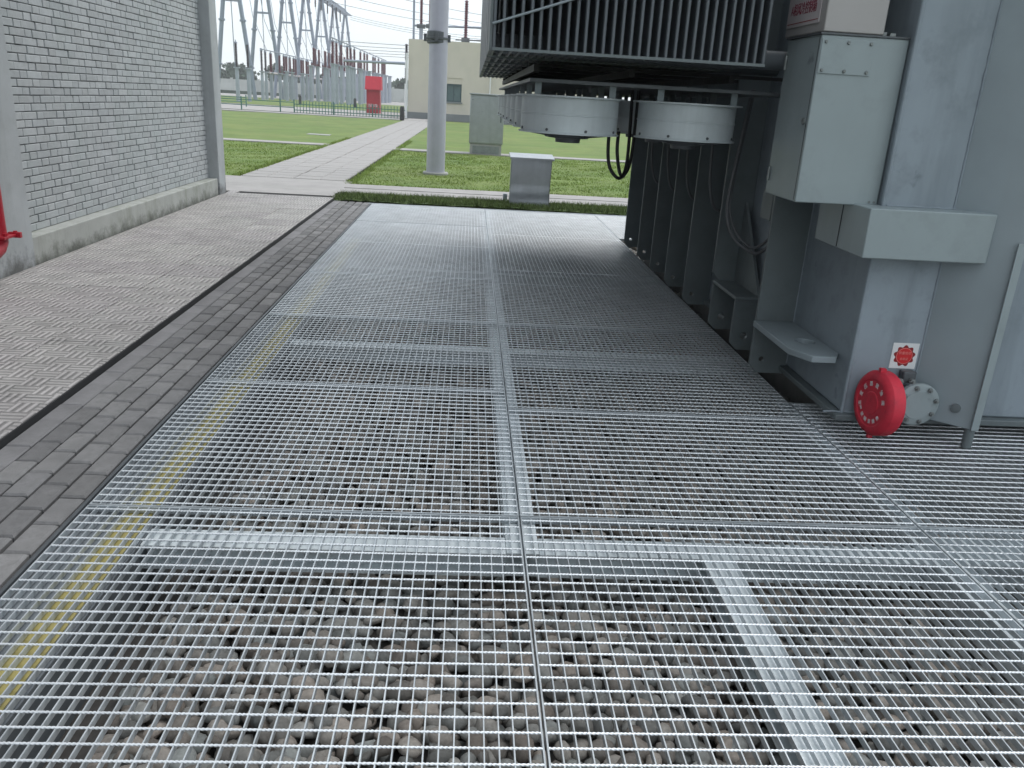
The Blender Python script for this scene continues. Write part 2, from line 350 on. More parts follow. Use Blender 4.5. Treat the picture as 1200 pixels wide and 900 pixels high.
# grass blades
def blades(name, n, regions, h, wd, m, z0):
    A = np.array([(r[1]-r[0])*(r[3]-r[2]) for r in regions]); pick = rng.choice(len(regions), n, p=A/A.sum())
    R = np.array(regions)[pick]; x = R[:, 0]+rng.random(n)*(R[:, 1]-R[:, 0]); y_ = R[:, 2]+rng.random(n)*(R[:, 3]-R[:, 2])
    a = rng.random(n)*2*np.pi; hh = h*(.5+rng.random(n)); ww = wd*(.7+.6*rng.random(n)); lean = rng.normal(0, .5, (n, 2))*hh[:, None]
    B = np.stack([x, y_, np.full(n, z0)], 1); dx = np.stack([np.cos(a)*ww, np.sin(a)*ww, 0*a], 1)
    T = B.copy(); T[:, 2] += hh; T[:, :2] += lean
    V = np.stack([B-dx, B+dx, T], 1).reshape(-1, 3); F = np.arange(3*n).reshape(-1, 3)
    o = place(name, raw_mesh(name, V, F, m), None, (0, 0, 0)); o['kind'] = 'stuff'; return o
tag(blades('verge_grass', 26000, [(-2.05, 5.0, 12.78, 13.62)], .07, .006, 'stripblade', .0), 'dark green uncut grass strip along the far end of the grating', 'grass')
tag(blades('lawn_grass', 60000, [(-7.4, -4.2, 15.45, 25.2), (-2.15, 5.5, 15.02, 24.9)], .030, .010, 'blade', .006), 'short bright green lawn grass on both sides of the path', 'grass')
tag(blades('lawn_edge_grass', 9000, [(-4.3, -4.1, 15.4, 30), (-2.2, -2.04, 15.0, 30), (-2.1, 6, 14.96, 15.08)], .06, .008, 'blade', .0), 'loose grass fringe overhanging the path edges', 'grass')

# ------------------------------------------------------------------ left side: walkway, kerb, pavers
KX = -2.05
wk = MB(); wk.box(-3.75, KX-.002, -4, 13.12, -.06, .016); walk = wk.build('walkway', 'sand', kind='structure')
TP = .49
tm = pillow_mesh('tile', TP-.005, TP-.005, .024, 'tile', .003)
for i in range(3):
    for j in range(30):
        yy = -1.4+j*TP+.25
        if yy+.25 > 13.1: continue
        place('tile', tm, walk, (KX-.002-TP*(i+.5), yy, .017+random.uniform(-.0012, .0012)), (random.uniform(-.003, .003), random.uniform(-.003, .003), 0))
q = MB(); q.box(-3.66, KX-.004-3*TP, -4, 13.1, .016, .0395); q.build('tile_margin', 'tile', walk)
kf = MB(); kf.box(KX-.004, KX+.004, -4, 13.44, -.06, .036); kf.build('kerb_strip', 'kerbface', walk)
kf = MB(); kf.box(KX-.07, 6.5, 13.44, 13.452, -.05, .035); kf.build('edging', 'kerbface', walk)
pb = MB(); pb.box(KX-.002, PX0, -4, 13.44, -.062, -.022); pbase = pb.build('brick_paving', 'sand', kind='structure')
q = MB(); q.box(-1.482, -1.478, -4, 12.69, -.06, -.016); q.build('edge_strip', 'conc_dark', pbase)
km = pillow_mesh('kerb_stone', .112, .52, .05, 'kerb', .006)
for j in range(33): place('kerb_stone', km, pbase, (KX+.063, -3.6+j*.525, -.046+random.uniform(-.0015, .0015)))
pmesh = [pillow_mesh('paver', .1005+random.uniform(-.0015, .0015), .2015+random.uniform(-.002, .002), .05, 'paver', .009) for _ in range(4)]
PITCHX, PITCHY = .112, .2135
for c in range(4):
    for j in range(80):
        yy = -3.6+j*PITCHY+(PITCHY/2 if c % 2 else 0)
        if yy < -.5 or yy > 13.3: continue
        place('paver', random.choice(pmesh), pbase, (-1.931+PITCHX*(c+.5)-.003, yy, -.047+random.uniform(-.003, .003)), (random.uniform(-.012, .012), random.uniform(-.018, .018), random.uniform(-.008, .008)))

# ------------------------------------------------------------------ brick building on the left
bld = thing('brick_building', (-4.2, 10, 0), 'grey white brick building wall with concrete columns beside the tiled walkway', 'building')
WX = -3.80
q = MB(); q.box(-9, WX-.012, -3, 12.6, -.06, 8.0); q.build('mortar_core', 'mortar', bld)
q = MB(); q.box(-3.9, -3.675, 7.02, 12.49, -.06, .275); q.build('plinth', 'plinth', bld, bevel=.012)
q = MB(); q.box(-3.9, -3.655, 6.42, 7.10, -.06, 8.0); q.build('column', 'column', bld, bevel=.012)
q = MB(); q.box(-3.95, -3.65, 12.47, 12.80, -.06, 8.0); q.build('column', 'column', bld, bevel=.012)
q = MB(); q.box(-9.2, -3.78, 12.6, 12.72, -.06, 8.0); q.build('end_wall', 'column', bld)
q = MB(); q.box(-9.2, -3.3, -3.2, 12.95, 8.0, 8.25); q.build('eave_slab', 'column', bld)
q = MB(); q.box(-3.9, -3.675, -3, 6.42, -.06, .275); q.build('plinth', 'plinth', bld, bevel=.012)
CP = .0665; bricks = []
for r in range(58):
    z = .279+r*CP
    yy = 7.10-.375*(r*.5 % 1)-.02*random.random()
    kk = 0
    while yy < 12.47:
        L = (.24, .115)[kk % 2]+random.uniform(-.006, .006)
        a, b = max(yy, 7.1), min(yy+L, 12.468)
        if b-a > .03: bricks.append((a, b, z))
        yy += L+.010; kk += 1
def bvis(bk):
    x, y_, c = proj((WX, (bk[0]+bk[1])/2, bk[2]+.03)); 
    return (0 <= x <= 1200 and 0 <= y_ <= 900), (bk[1]-bk[0])/c**2
bricks.sort(key=lambda bk: (not bvis(bk)[0], -bvis(bk)[1]))
bmesh_cache = {}
def brick_geo(L, h=CP-.0075, dpt=.05, ch=.004):
    # front faces +X, origin at centre of the front
    v = []
    for (k, x) in ((0, -dpt), (0, -ch), (ch, 0)): v += [(x, -L/2+k, k), (x, L/2-k, k), (x, L/2-k, h-k), (x, -L/2+k, h-k)]
    f = [(8, 9, 10, 11)]
    for a in (0, 4): f += [(a+i, a+(i+1) % 4, a+4+(i+1) % 4, a+4+i) for i in range(4)]
    return v, f
rest = MB()
for k, (a, b, z) in enumerate(bricks):
    L = round((b-a)/.006)*.006; proud = random.uniform(-.004, .004)
    if k < 300:
        if L not in bmesh_cache:
            v, f = brick_geo(L); me = bpy.data.meshes.new('brick'); me.from_pydata(v, [], f); me.materials.append(MT['brick']); bmesh_cache[L] = me
        place('brick', bmesh_cache[L], bld, (WX+proud, (a+b)/2, z+random.uniform(-.001, .001)))
    else:
        v, f = brick_geo(b-a); rest.add([(x+WX+proud, y_+(a+b)/2, zz+z) for x, y_, zz in v], f)
rest.build('brickwork', 'brick', bld, kind='stuff')
q = MB(); q.box(-4.3, -3.66, 12.83, 13.75, -.06, -.02); q.build('drain_gap', 'conc_dark', kind='structure')
# red fire pipe at the near column
pipe = thing('fire_pipe', (-3.52, 6.35, 0), 'red painted fire pipe with bracket and elbow in front of the near column', 'pipe')
q = MB(); q.tube([(-3.52, 6.35, .40), (-3.52, 6.35, 3.4)], .058, 20); q.build('riser', 'red', pipe, smooth=True)
q = MB(); q.tube([(-3.52, 6.35, .44), (-3.52, 6.34, .38), (-3.52, 6.30, .335), (-3.52, 6.24, .315), (-3.52, 6.0, .31), (-3.52, 5.6, .31)], .066, 20); q.build('elbow', 'red', pipe, smooth=True)
q = MB(); q.box(-3.655, -3.43, 6.26, 6.47, .405, .425); q.box(-3.49, -3.40, 6.425, 6.455, .395, .437); q.build('bracket', 'red', pipe, bevel=.003)
for yy in (6.30, 6.445):
    q = MB(); q.lathe([(.016, .426), (.016, .445), (.0, .445)], (-3.445, yy, 0), 6); q.build('bolt', 'red', pipe)

# ------------------------------------------------------------------ steel beams under the grating
def h_beam(x0, x1, y0, y1, top, label, depth=.10):
    along_x = (x1-x0) > (y1-y0)
    o = thing('steel_beam', ((x0+x1)/2, (y0+y1)/2, top-depth), label, 'beam', 'galvanised beams carrying the grating')
    q = MB(); q.box(x0, x1, y0, y1, top-.010, top); q.build('top_flange', 'galv_beam', o, bevel=.002)
    q = MB(); q.box(x0, x1, y0, y1, top-depth, top-depth+.01); q.build('bottom_flange', 'galv_beam', o)
    q = MB(); mx, my = (x0+x1)/2, (y0+y1)/2
    if along_x: q.box(x0, x1, my-.004, my+.004, top-depth+.01, top-.01)
    else: q.box(mx-.004, mx+.004, y0, y1, top-depth+.01, top-.01)
    q.build('web', 'galv_beam', o)
ZB = -.034
h_beam(.196, .322, 2.73, 12.55, ZB, 'long galvanised beam under the centre seam of the grating')
h_beam(1.885, 2.0, -2, 4.55, ZB, 'long galvanised beam under the grating seam beside the transformer')
for i, (yy, nm) in enumerate(((2.79, 'nearest'), (5.40, 'second nearest'), (8.03, 'third nearest'), (10.66, 'farthest'))):
    h_beam(-1.17, .194, yy-.062, yy+.062, ZB-.003, nm+' cross beam under the grating left of the centre seam')
    h_beam(.324, 1.88, yy-.062, yy+.062, ZB-.003, nm+' cross beam under the grating right of the centre seam')
h_beam(.952, 1.075, -2, 2.722, ZB, 'short galvanised beam under the near right grating panel')
h_beam(2.005, 5.9, 2.73, 2.95, ZB-.003, 'cross beam under the grating in front of the transformer')
h_beam(2.005, 5.9, 4.40, 4.52, ZB-.003, 'cross beam under the grating below the transformer tank edge')

# ------------------------------------------------------------------ pebbles in the pit
def ico(sub):
    bm = bmesh.new(); bmesh.ops.create_icosphere(bm, subdivisions=sub, radius=1); bm.verts.index_update()
    V = np.array([v.co for v in bm.verts]); F = np.array([[v.index for v in f.verts] for f in bm.faces]); bm.free(); return V, F
def pebble_variants(sub, n):
    V, F = ico(sub); out = []
    for _ in range(n):
        W = V.copy()
        for _k in range(7):                      # flatten random sides: worn, faceted stones
            nrm = rng.normal(size=3); nrm /= np.linalg.norm(nrm); dd = W @ nrm; lim = rng.uniform(.55, .9)
            over = np.maximum(dd-lim, 0); W = W-np.outer(over*.85, nrm)
        W = W*np.array([rng.uniform(.85, 1.3), rng.uniform(.8, 1.1), rng.uniform(.6, .85)])
        out.append(W)
    return out, F
hiV, hiF = pebble_variants(2, 10); loV, loF = pebble_variants(1, 8)
hiM = [raw_mesh('pebble', v, hiF, 'pebble', True) for v in hiV]
bed = MB(); bed.sheet(-1.17, PX1, PY0, PY1-.13, -.30); bed = bed.build('gravel_bed', 'pitfloor', kind='structure')
def scatter(x0, x1, y0, y1, sp):
    X, Y = np.meshgrid(np.arange(x0, x1, sp), np.arange(y0, y1, sp)); X = X+(np.arange(Y.shape[0])[:, None] % 2)*sp/2
    P = np.stack([X.ravel(), Y.ravel()], 1)+rng.normal(0, sp*.2, (X.size, 2)); return P[(P[:, 0] > x0) & (P[:, 0] < x1) & (P[:, 1] > y0) & (P[:, 1] < y1)]
def bulk(P, VV, F, smin, smax, smooth):
    n = len(P); vi = rng.integers(0, len(VV), n); s = rng.uniform(smin, smax, n); a = rng.random(n)*2*np.pi; t = rng.normal(0, .35, n)
    Vs = np.array(VV)[vi]*s[:, None, None]
    c, sn = np.cos(t)[:, None], np.sin(t)[:, None]; y1_, z1_ = Vs[:, :, 1]*c-Vs[:, :, 2]*sn, Vs[:, :, 1]*sn+Vs[:, :, 2]*c
    ca, sa = np.cos(a)[:, None], np.sin(a)[:, None]; x2, y2 = Vs[:, :, 0]*ca-y1_*sa, Vs[:, :, 0]*sa+y1_*ca
    W = np.stack([x2+P[:, 0:1], y2+P[:, 1:2], z1_+P[:, 2:3]], 2).reshape(-1, 3)
    FF = (F[None]+np.arange(n)[:, None, None]*VV[0].shape[0]).reshape(-1, 3)
    return raw_mesh('pebbles', W, FF, 'pebble', smooth)
def zj(P, base=-.235, s=.018):
    und = .018*np.sin(P[:, 0]*3.1+P[:, 1]*1.7)+.014*np.sin(P[:, 0]*1.3-P[:, 1]*2.9)
    und = und-.10*np.clip((-.93-P[:, 0])/.2, 0, 1)
    return np.c_[P, base+und+rng.normal(0, s, len(P))]
near = zj(scatter(-1.03, 3.6, 1.2, 5.6, .062))
pp = np.array([proj(tuple(p)) for p in near]); infr = (pp[:, 0] > -5) & (pp[:, 0] < 1190) & (pp[:, 1] < 915) & (near[:, 0] < 1.85)
order = np.argsort(np.where(infr, pp[:, 2], 99)); top = set(order[:300].tolist())
for k in order[:300]:
    s = random.choice((1, 1, 1, .75))*random.uniform(.030, .052)
    o = place('pebble', random.choice(hiM), bed, near[k], (random.gauss(0, .35), random.gauss(0, .3), random.uniform(0, 6.28)), (s, s, s))
mask = np.ones(len(near), bool); mask[list(top)] = False
o = place('pebbles', bulk(near[mask], hiV, hiF, .028, .051, True), bed, (0, 0, 0)); o['kind'] = 'stuff'
under = zj(scatter(-1.03, 3.6, 1.2, 5.6, .085), -.275, .01)
far = np.concatenate([zj(scatter(-1.03, 4.5, 5.6, 12.5, .075)), zj(scatter(-1.15, 5.5, -.5, 1.2, .09)), zj(scatter(3.6, 5.5, 1.2, 4.5, .09))])
o = place('small_pebbles', bulk(np.concatenate([far, under]), loV, loF, .04, .06, True), bed, (0, 0, 0)); o['kind'] = 'stuff'

# ------------------------------------------------------------------ grating panels
BAR, ROD = .040, .055
def twisted_rods(L, ys, z, r, ring, turn, square=False):
    k = max(2, int(L/ring)+1); x = np.linspace(0, L, k); ph = 2*np.pi*x/turn
    V = []; F = []
    base = np.arange(k-1)[:, None]*4; j = np.arange(4)
    f1 = np.stack([base+j, base+4+j, base+4+(j+1) % 4, base+(j+1) % 4], 2).reshape(-1, 4)
    for i, yy in enumerate(ys):
        p0 = random.random()*6.28
        ang = ph[:, None]+p0+np.array([-.5, .5, np.pi-.5, np.pi+.5])
        if square: ang = np.arange(4)*np.pi/2+0*ph[:, None]
        V.append(np.stack([np.repeat(x[:, None], 4, 1), yy+r*np.cos(ang), z+r*np.sin(ang)], 2).reshape(-1, 3)); F.append(f1+i*4*k)
    return np.concatenate(V), np.concatenate(F)
mesh_cache = {}
def panel(x0, x1, y0, y1, label, detail):
    gap = .0035; W = x1-x0-2*gap; L = y1-y0-2*gap
    o = thing('grating_panel', (x0+gap, y0+gap, -.045), label, 'grating', 'steel grating panels laid over the pebble pit')
    key = (round(W, 3), round(L, 3), detail)
    if key not in mesh_cache:
        fr = MB(); t = .005; H0, H1 = .014, .042
        fr.box(0, W, 0, t, H0, H1); fr.box(0, W, L-t, L, H0, H1); fr.box(0, t, t+.0005, L-t-.0005, H0, H1); fr.box(W-t, W, t+.0005, L-t-.0005, H0, H1)
        nb = int(round(W/BAR)); bb = MB()
        for i in range(1, nb): bx = W*i/nb; bb.box(bx-.0019, bx+.0019, t+.0005, L-t-.0005, .0195, .0415)
        nr = int(round(L/ROD)); ys = [L*(i+.5)/nr for i in range(nr)]
        if detail == 2: V, F = twisted_rods(W-2*t, ys, .0405, .0042, .0038, .0245)
        elif detail == 1: V, F = twisted_rods(W-2*t, ys, .0405, .0042, .008, .05)
        else: V, F = twisted_rods(W-2*t, ys, .0405, .0046, W, 1e9, True)
        V[:, 0] += t
        mesh_cache[key] = (fr.mesh('frame', 'galv'), bb.mesh('bearing_bars', 'galv'), raw_mesh('cross_rods', V, F, 'galv_rod'))
    a, b, c = mesh_cache[key]
    dz = random.uniform(-.0015, .0015); o.rotation_euler = (random.uniform(-.0006, .0006), random.uniform(-.0008, .0008), random.uniform(-.0006, .0006))
    for nm, me in (('frame', a), ('bearing_bars', b), ('cross_rods', c)):
        ch = place(nm, me, None, (0, 0, dz)); ch.parent = o
        if nm != 'frame': ch['kind'] = 'stuff'
XA, XB, XC, XD, XE = -1.457, .257, 1.943, 3.64, 5.34
rowsA = [-1.584, -.067, 1.45, 2.967, 4.484, 6.001, 7.56, 9.30, 10.89, 12.66]
rowsB = [-1.584, -.067, 1.45, 2.967, 4.2, 5.99, 8.05, 10.30, 12.66]
names = ['nearest', 'second', 'third', 'fourth', 'fifth', 'sixth', 'farthest']
def rowname(i, n, side):
    if i < 2: return 'grating panel behind the camera, '+('%s row, ' % ORD[i])+side
    return 'steel grating panel '+side+', '+('nearest row' if i == 2 else 'farthest row' if i == n-1 else ORD[i-2]+' row from the camera')
for i in range(len(rowsA)-1):
    panel(XA, XB, rowsA[i], rowsA[i+1], rowname(i, len(rowsA)-1, 'left of the centre seam'), 2 if i in (2, 3) else 1 if i == 4 else 0)
for i in range(len(rowsB)-1):
    panel(XB, XC, rowsB[i], rowsB[i+1], rowname(i, len(rowsB)-1, 'right of the centre seam'), 2 if i in (2, 3) else 1 if i == 4 else 0)
rowsC = [-.067, 1.45, 2.967, 4.46]
for i, nm in enumerate(('behind the camera on the transformer side', 'at the right edge, nearest the camera', 'at the right edge below the red valve')):
    panel(XC, XD, rowsC[i], rowsC[i+1], 'steel grating panel '+nm, 2 if i == 2 else 1 if i == 1 else 0)
for i, nm in enumerate(('out past the right edge, behind', 'out past the right edge, middle', 'out past the right edge, by the tank')):
    panel(XD, XE, rowsC[i], rowsC[i+1], 'steel grating panel '+nm, 0)
for j, (xa, xb) in enumerate(((XC, XD), (XD, XE))):
    panel(xa, xb, 10.42, 12.66, 'steel grating panel behind the transformer at the far end, '+('nearest the ribs' if j == 0 else 'farther right'), 0)
q = MB(); q.box(-1.52, 6.4, 12.665, 12.69, -.03, .004); q.build('edge_angle', 'galv_beam', pw)
q = MB(); q.box(-1.476, -1.4615, PY0, 12.66, -.045, .001); q.build('edge_angle', 'darksteel', pw)

# ------------------------------------------------------------------ transformer
T = thing('power_transformer', (3.6, 7.2, .064), 'grey power transformer with ribbed tank, radiators and cooling fans beside the grating', 'transformer')
TX, TY = 2.06, 4.05
q = MB(); q.box(TX, 5.6, TY, 10.25, .10, 4.1); q.build('tank', 'tank', T, bevel=.012)
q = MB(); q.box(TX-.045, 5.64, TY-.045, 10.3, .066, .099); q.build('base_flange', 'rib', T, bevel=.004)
q = MB(); q.tube([(TX+.002, TY-.002, .1), (TX+.002, TY-.002, 4.0)], .012, 8); q.build('corner_weld', 'tank', T, smooth=True)
# vertical ribs along the side wall
def rib(y0, x0, z0, z1, hole=True):
    ch = .05
    poly = [(TX-.001, z0+.0), (x0+ch, z0), (x0, z0+ch*1.1), (x0, z1), (TX-.001, z1)]
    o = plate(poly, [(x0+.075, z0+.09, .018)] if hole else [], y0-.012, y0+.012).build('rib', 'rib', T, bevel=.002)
    return o
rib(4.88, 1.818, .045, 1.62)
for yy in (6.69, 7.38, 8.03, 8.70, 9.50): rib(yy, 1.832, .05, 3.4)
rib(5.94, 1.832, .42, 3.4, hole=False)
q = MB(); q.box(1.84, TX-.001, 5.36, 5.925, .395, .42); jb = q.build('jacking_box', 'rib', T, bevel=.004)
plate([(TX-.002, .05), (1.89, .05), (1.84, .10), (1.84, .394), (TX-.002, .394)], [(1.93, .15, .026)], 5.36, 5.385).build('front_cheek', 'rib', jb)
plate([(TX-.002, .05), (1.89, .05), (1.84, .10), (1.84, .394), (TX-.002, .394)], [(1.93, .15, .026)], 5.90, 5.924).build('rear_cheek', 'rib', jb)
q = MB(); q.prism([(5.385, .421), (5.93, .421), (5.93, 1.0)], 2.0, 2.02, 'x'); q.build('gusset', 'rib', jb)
# lug with a hole beside the near rib
plate([(1.80, 4.86), (1.80, 4.26), (1.88, 4.12), (2.012, 4.12), (TX-.002, 4.20), (TX-.002, 4.86)], [(1.955, 4.42, .055)], .352, .388, axis='z', n=24).build('hauling_lug', 'paint', T, bevel=.004)
# lifting box that wraps the front corner
q = MB(); q.box(1.932, 2.566, 3.90, 4.49, .962, 1.204); wb = q.build('corner_box', 'cabinet', T, bevel=.006)
q = MB(); q.box(1.929, 1.934, 4.195, 4.20, .97, 1.198); q.build('seam', 'black', wb)
# control cabinets on the side wall
CX0, CX1, CY0, CY1 = 1.628, 2.052, 4.09, 4.53
q = MB(); q.box(CX0, CX1, CY0, CY1, 1.195, 1.972); cb = q.build('control_cabinet', 'cabinet', T, bevel=.006)
q = MB(); q.box(CX0+.004, CX0+.258, CY0-.006, CY0-.0005, 1.80, 1.955); cp = q.build('cover_plate', 'cabinet', cb, bevel=.0015)
for zz in (1.815, 1.94):
    for xx in (CX0+.022, CX0+.131, CX0+.240):
        q = MB(); q.lathe([(.0085, 0), (.0085, .004), (.006, .007), (0, .007)], (xx, CY0-.006, zz), 8, (0, -1, 0)); q.build('bolt', 'bolt', cp)
for xx in (CX1-.02, CX1-.045):
    q = MB(); q.lathe([(.006, 0), (.006, .004), (0, .004)], (xx, CY0, 1.215), 8, (0, -1, 0)); q.build('bolt', 'bolt', cb)
q = MB(); q.box(CX0-.008, CX1, CY0-.006, CY1, 1.9725, 1.981); q.build('cabinet_lid', 'darksteel', cb)
q = MB(); q.box(CX0+.004, 1.925, 4.095, 4.60, 1.984, 3.2); uc = q.build('upper_cabinet', 'cabtop', T, bevel=.006)
q = MB(); q.box(1.932, 1.95, 4.12, 4.14, 1.984, 2.0); q.box(1.958, 1.985, 4.10, 4.13, 1.982, 1.995); q.build('hinge', 'bolt', uc)
# small bracket behind the near rib
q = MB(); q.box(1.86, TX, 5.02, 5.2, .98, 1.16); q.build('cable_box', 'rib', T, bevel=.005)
# front stiffener and its foot
q = MB(); q.prism([(2.43, TY+.002), (2.672, 3.842), (2.70, 3.835), (2.70, TY+.002)], .102, 4.0, 'z'); st = q.build('front_stiffener', 'paint', T, bevel=.003)
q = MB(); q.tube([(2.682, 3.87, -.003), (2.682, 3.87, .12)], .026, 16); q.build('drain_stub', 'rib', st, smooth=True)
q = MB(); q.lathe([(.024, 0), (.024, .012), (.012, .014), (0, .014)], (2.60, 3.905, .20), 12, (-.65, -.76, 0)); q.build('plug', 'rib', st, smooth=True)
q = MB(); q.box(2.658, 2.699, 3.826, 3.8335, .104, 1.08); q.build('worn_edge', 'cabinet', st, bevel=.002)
# drain valve: body, blank flange, red cap
va = MB(); va.tube([(2.40, TY+.01, .20), (2.40, 3.955, .20)], .075, 24); va.tube([(2.40, 3.99, .20), (2.19, 3.97, .212)], .055, 20); va = va.build('valve_body', 'paint', T, smooth=True)
fl = MB(); fl.lathe([(.116, 0), (.116, .022), (.104, .026), (.080, .027), (.078, .031), (0, .031)], (2.405, 3.955, .20), 40, (0, -1, 0)); fl = fl.build('blank_flange', 'cabinet', va, smooth=True)
for k in range(8):
    a = 2*math.pi*(k+.35)/8
    q = MB(); q.lathe([(.013, 0), (.013, .011), (.0075, .0115), (.0075, .020), (0, .020)], (2.405+.096*math.cos(a), 3.929, .20+.096*math.sin(a)), 6, (0, -1, 0)); q.build('bolt', 'bolt', fl)
q = MB(); q.box(2.33, 2.40, 3.99, 4.045, .30, .36); q.build('valve_stem', 'darksteel', va, bevel=.006)
for xx in (2.305, 2.37):
    q = MB(); q.lathe([(.016, 0), (.016, .02), (.008, .021), (.008, .034), (0, .034)], (xx, 3.98, .315), 6, (0, -1, 0)); q.build('bolt', 'bolt', va)
cap = MB(); RC = .170
AX = Vector((-1, -.10, .03)).normalized(); CC = Vector((2.185, 3.865, .226))
cap.lathe([(.13, -.012), (RC-.006, -.010), (RC, 0), (RC, .055), (RC-.012, .072), (RC-.030, .079), (RC-.045, .0785), (RC-.050, .074), (.06, .074), (.056, .078), (0, .078)], CC, 56, AX)
cap = cap.build('red_cap', 'redcap', va, smooth=True); tag(cap, 'bright red round valve cap with white lettering')
q = MB(); q.box(CC.x-.06, CC.x-.03, CC.y-.012, CC.y+.012, CC.z+RC-.004, CC.z+RC+.018); q.box(CC.x-.055, CC.x-.03, CC.y-.01, CC.y+.01, CC.z-RC-.022, CC.z-RC+.004); q.build('cap_tab', 'redcap', cap)
qa = Vector((0, 0, 1)).rotation_difference(AX); e1 = Vector((0, 1, 0)); e1 = (e1-AX*e1.dot(AX)).normalized(); e2 = AX.cross(e1)*-1
if e2.z < 0: e2 = -e2
rightv = e2.cross(AX)      # reading direction as seen from in front of the cap
for txt, a0, a1, rr, sz in (('主变压器放油阀', 200, 20, .098, .027), ('严禁随意操作', 215, 325, .098, .024)):
    n_ = len(txt)
    for k, chh in enumerate(txt):
        a = math.radians(a0+(a1-a0)*k/(n_-1)); pos = CC+AX*.0748+rightv*(rr*math.cos(a))+e2*(rr*math.sin(a))
        up = (rightv*math.cos(a)+e2*math.sin(a)); up = up if a0 < 210 else -up
        rt = up.cross(AX)
        o = place('lettering', text_mesh(chh, sz, 'white'), cap, pos); o.rotation_euler = Matrix((rt, up, AX)).transposed().to_euler()
# badge sticker on the tank front
sk = thing('inspection_sticker', (2.34, TY-.001, .432), 'white square sticker with a red scalloped badge on the tank above the valve', 'sticker')
q = MB(); q.box(2.27, 2.412, TY-.0025, TY-.0005, .362, .502); q.build('backing', 'white', sk)
def star(r0, r1, n, y0, y1, mname, nm, par):
    pts = []
    for k in range(n*8):
        a = 2*math.pi*k/(n*8)+math.pi/2; rr = r0+(r1-r0)*(.5+.5*math.cos(n*(a-math.pi/2)))**.8; pts.append((2.341+rr*math.cos(a), .432+rr*math.sin(a)))
    q = MB(); q.prism(pts, y0, y1, 'y'); return q.build(nm, mname, par)
bd = star(.048, .060, 9, TY-.0032, TY-.0026, 'badgedark', 'badge', sk)
q = MB(); q.lathe([(.044, 0), (.044, .0006), (0, .0006)], (2.341, TY-.0033, .432), 40, (0, -1, 0)); q.build('badge_ring', 'badgepale', bd)
q = MB(); q.lathe([(.041, 0), (.041, .0006), (0, .0006)], (2.341, TY-.0040, .432), 40, (0, -1, 0)); q.build('badge_disc', 'badge', bd)
for txt, zz, sz in (('质量验收', .447, .017), ('合格证', .415, .015)):
    o = place('lettering', text_mesh(txt, sz, 'badgepale'), bd, (2.341, TY-.0052, zz)); o.rotation_euler = (math.pi/2, 0, 0)
# sign on the side of the upper cabinet
sg = thing('name_sign', (CX0, 4.38, 2.03), 'pale sign with dark red Chinese lettering on the upper cabinet side', 'sign')
q = MB(); q.box(CX0-.0015, CX0+.003, 4.16, 4.585, 2.028, 2.225); q.build('plate', 'signplate', sg, bevel=.001)
q = MB(); q.box(CX0-.0025, CX0-.0016, 4.175, 4.57, 2.043, 2.047); q.build('border', 'badgedark', sg)
o = place('lettering', text_mesh('A相风冷控制箱', .050, 'signtext'), sg, (CX0-.0025, 4.375, 2.105)); o.rotation_euler = Matrix(((0, 0, -1), (-1, 0, 0), (0, 1, 0))).to_euler()
o.scale = (1.0, 1.25, 1)

# radiators: banks of flat fins hanging over the grating
RX0, RX1, RZ0, RZ1, RP, RD = .095, 1.437, 1.825, 3.75, .75, .64
nf = 31
fm = MB(); t = .0085
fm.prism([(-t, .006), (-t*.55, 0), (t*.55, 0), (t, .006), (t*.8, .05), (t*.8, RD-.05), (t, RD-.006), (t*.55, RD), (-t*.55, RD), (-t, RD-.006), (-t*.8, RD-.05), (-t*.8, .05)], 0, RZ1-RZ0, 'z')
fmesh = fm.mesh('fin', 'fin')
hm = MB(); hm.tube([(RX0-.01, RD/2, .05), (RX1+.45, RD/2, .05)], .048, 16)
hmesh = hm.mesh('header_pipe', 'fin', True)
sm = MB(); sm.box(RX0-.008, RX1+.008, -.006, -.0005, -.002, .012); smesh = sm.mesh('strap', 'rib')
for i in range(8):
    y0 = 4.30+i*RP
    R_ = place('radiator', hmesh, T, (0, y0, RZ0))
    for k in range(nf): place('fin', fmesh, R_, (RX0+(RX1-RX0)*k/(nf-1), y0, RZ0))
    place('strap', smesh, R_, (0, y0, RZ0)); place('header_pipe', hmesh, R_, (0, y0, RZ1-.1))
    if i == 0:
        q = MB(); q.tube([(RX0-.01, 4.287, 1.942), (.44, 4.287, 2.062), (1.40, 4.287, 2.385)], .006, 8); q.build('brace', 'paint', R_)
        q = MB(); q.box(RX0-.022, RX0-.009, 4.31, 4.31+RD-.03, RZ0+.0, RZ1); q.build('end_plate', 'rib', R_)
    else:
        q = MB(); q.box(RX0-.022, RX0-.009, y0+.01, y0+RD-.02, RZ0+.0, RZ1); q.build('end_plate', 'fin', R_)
# frame under the radiators, coloured black to match the shade there
q = MB()
for xx in (.36, .915, 1.50): q.box(xx-.015, xx+.015, 5.0, 10.2, 1.76, 1.80)
for i in range(7): q.box(.34, TX, 5.4+i*RP-.015, 5.4+i*RP+.015, 1.801, 1.822)
q.build('radiator_frame', 'black', T)
q = MB(); q.box(.31, 1.80, 4.74, 10.2, 1.70, 1.718); q.build('fan_gap_blocker', 'darksteel', T)  # added dark plate that stops light through the gap above the fans
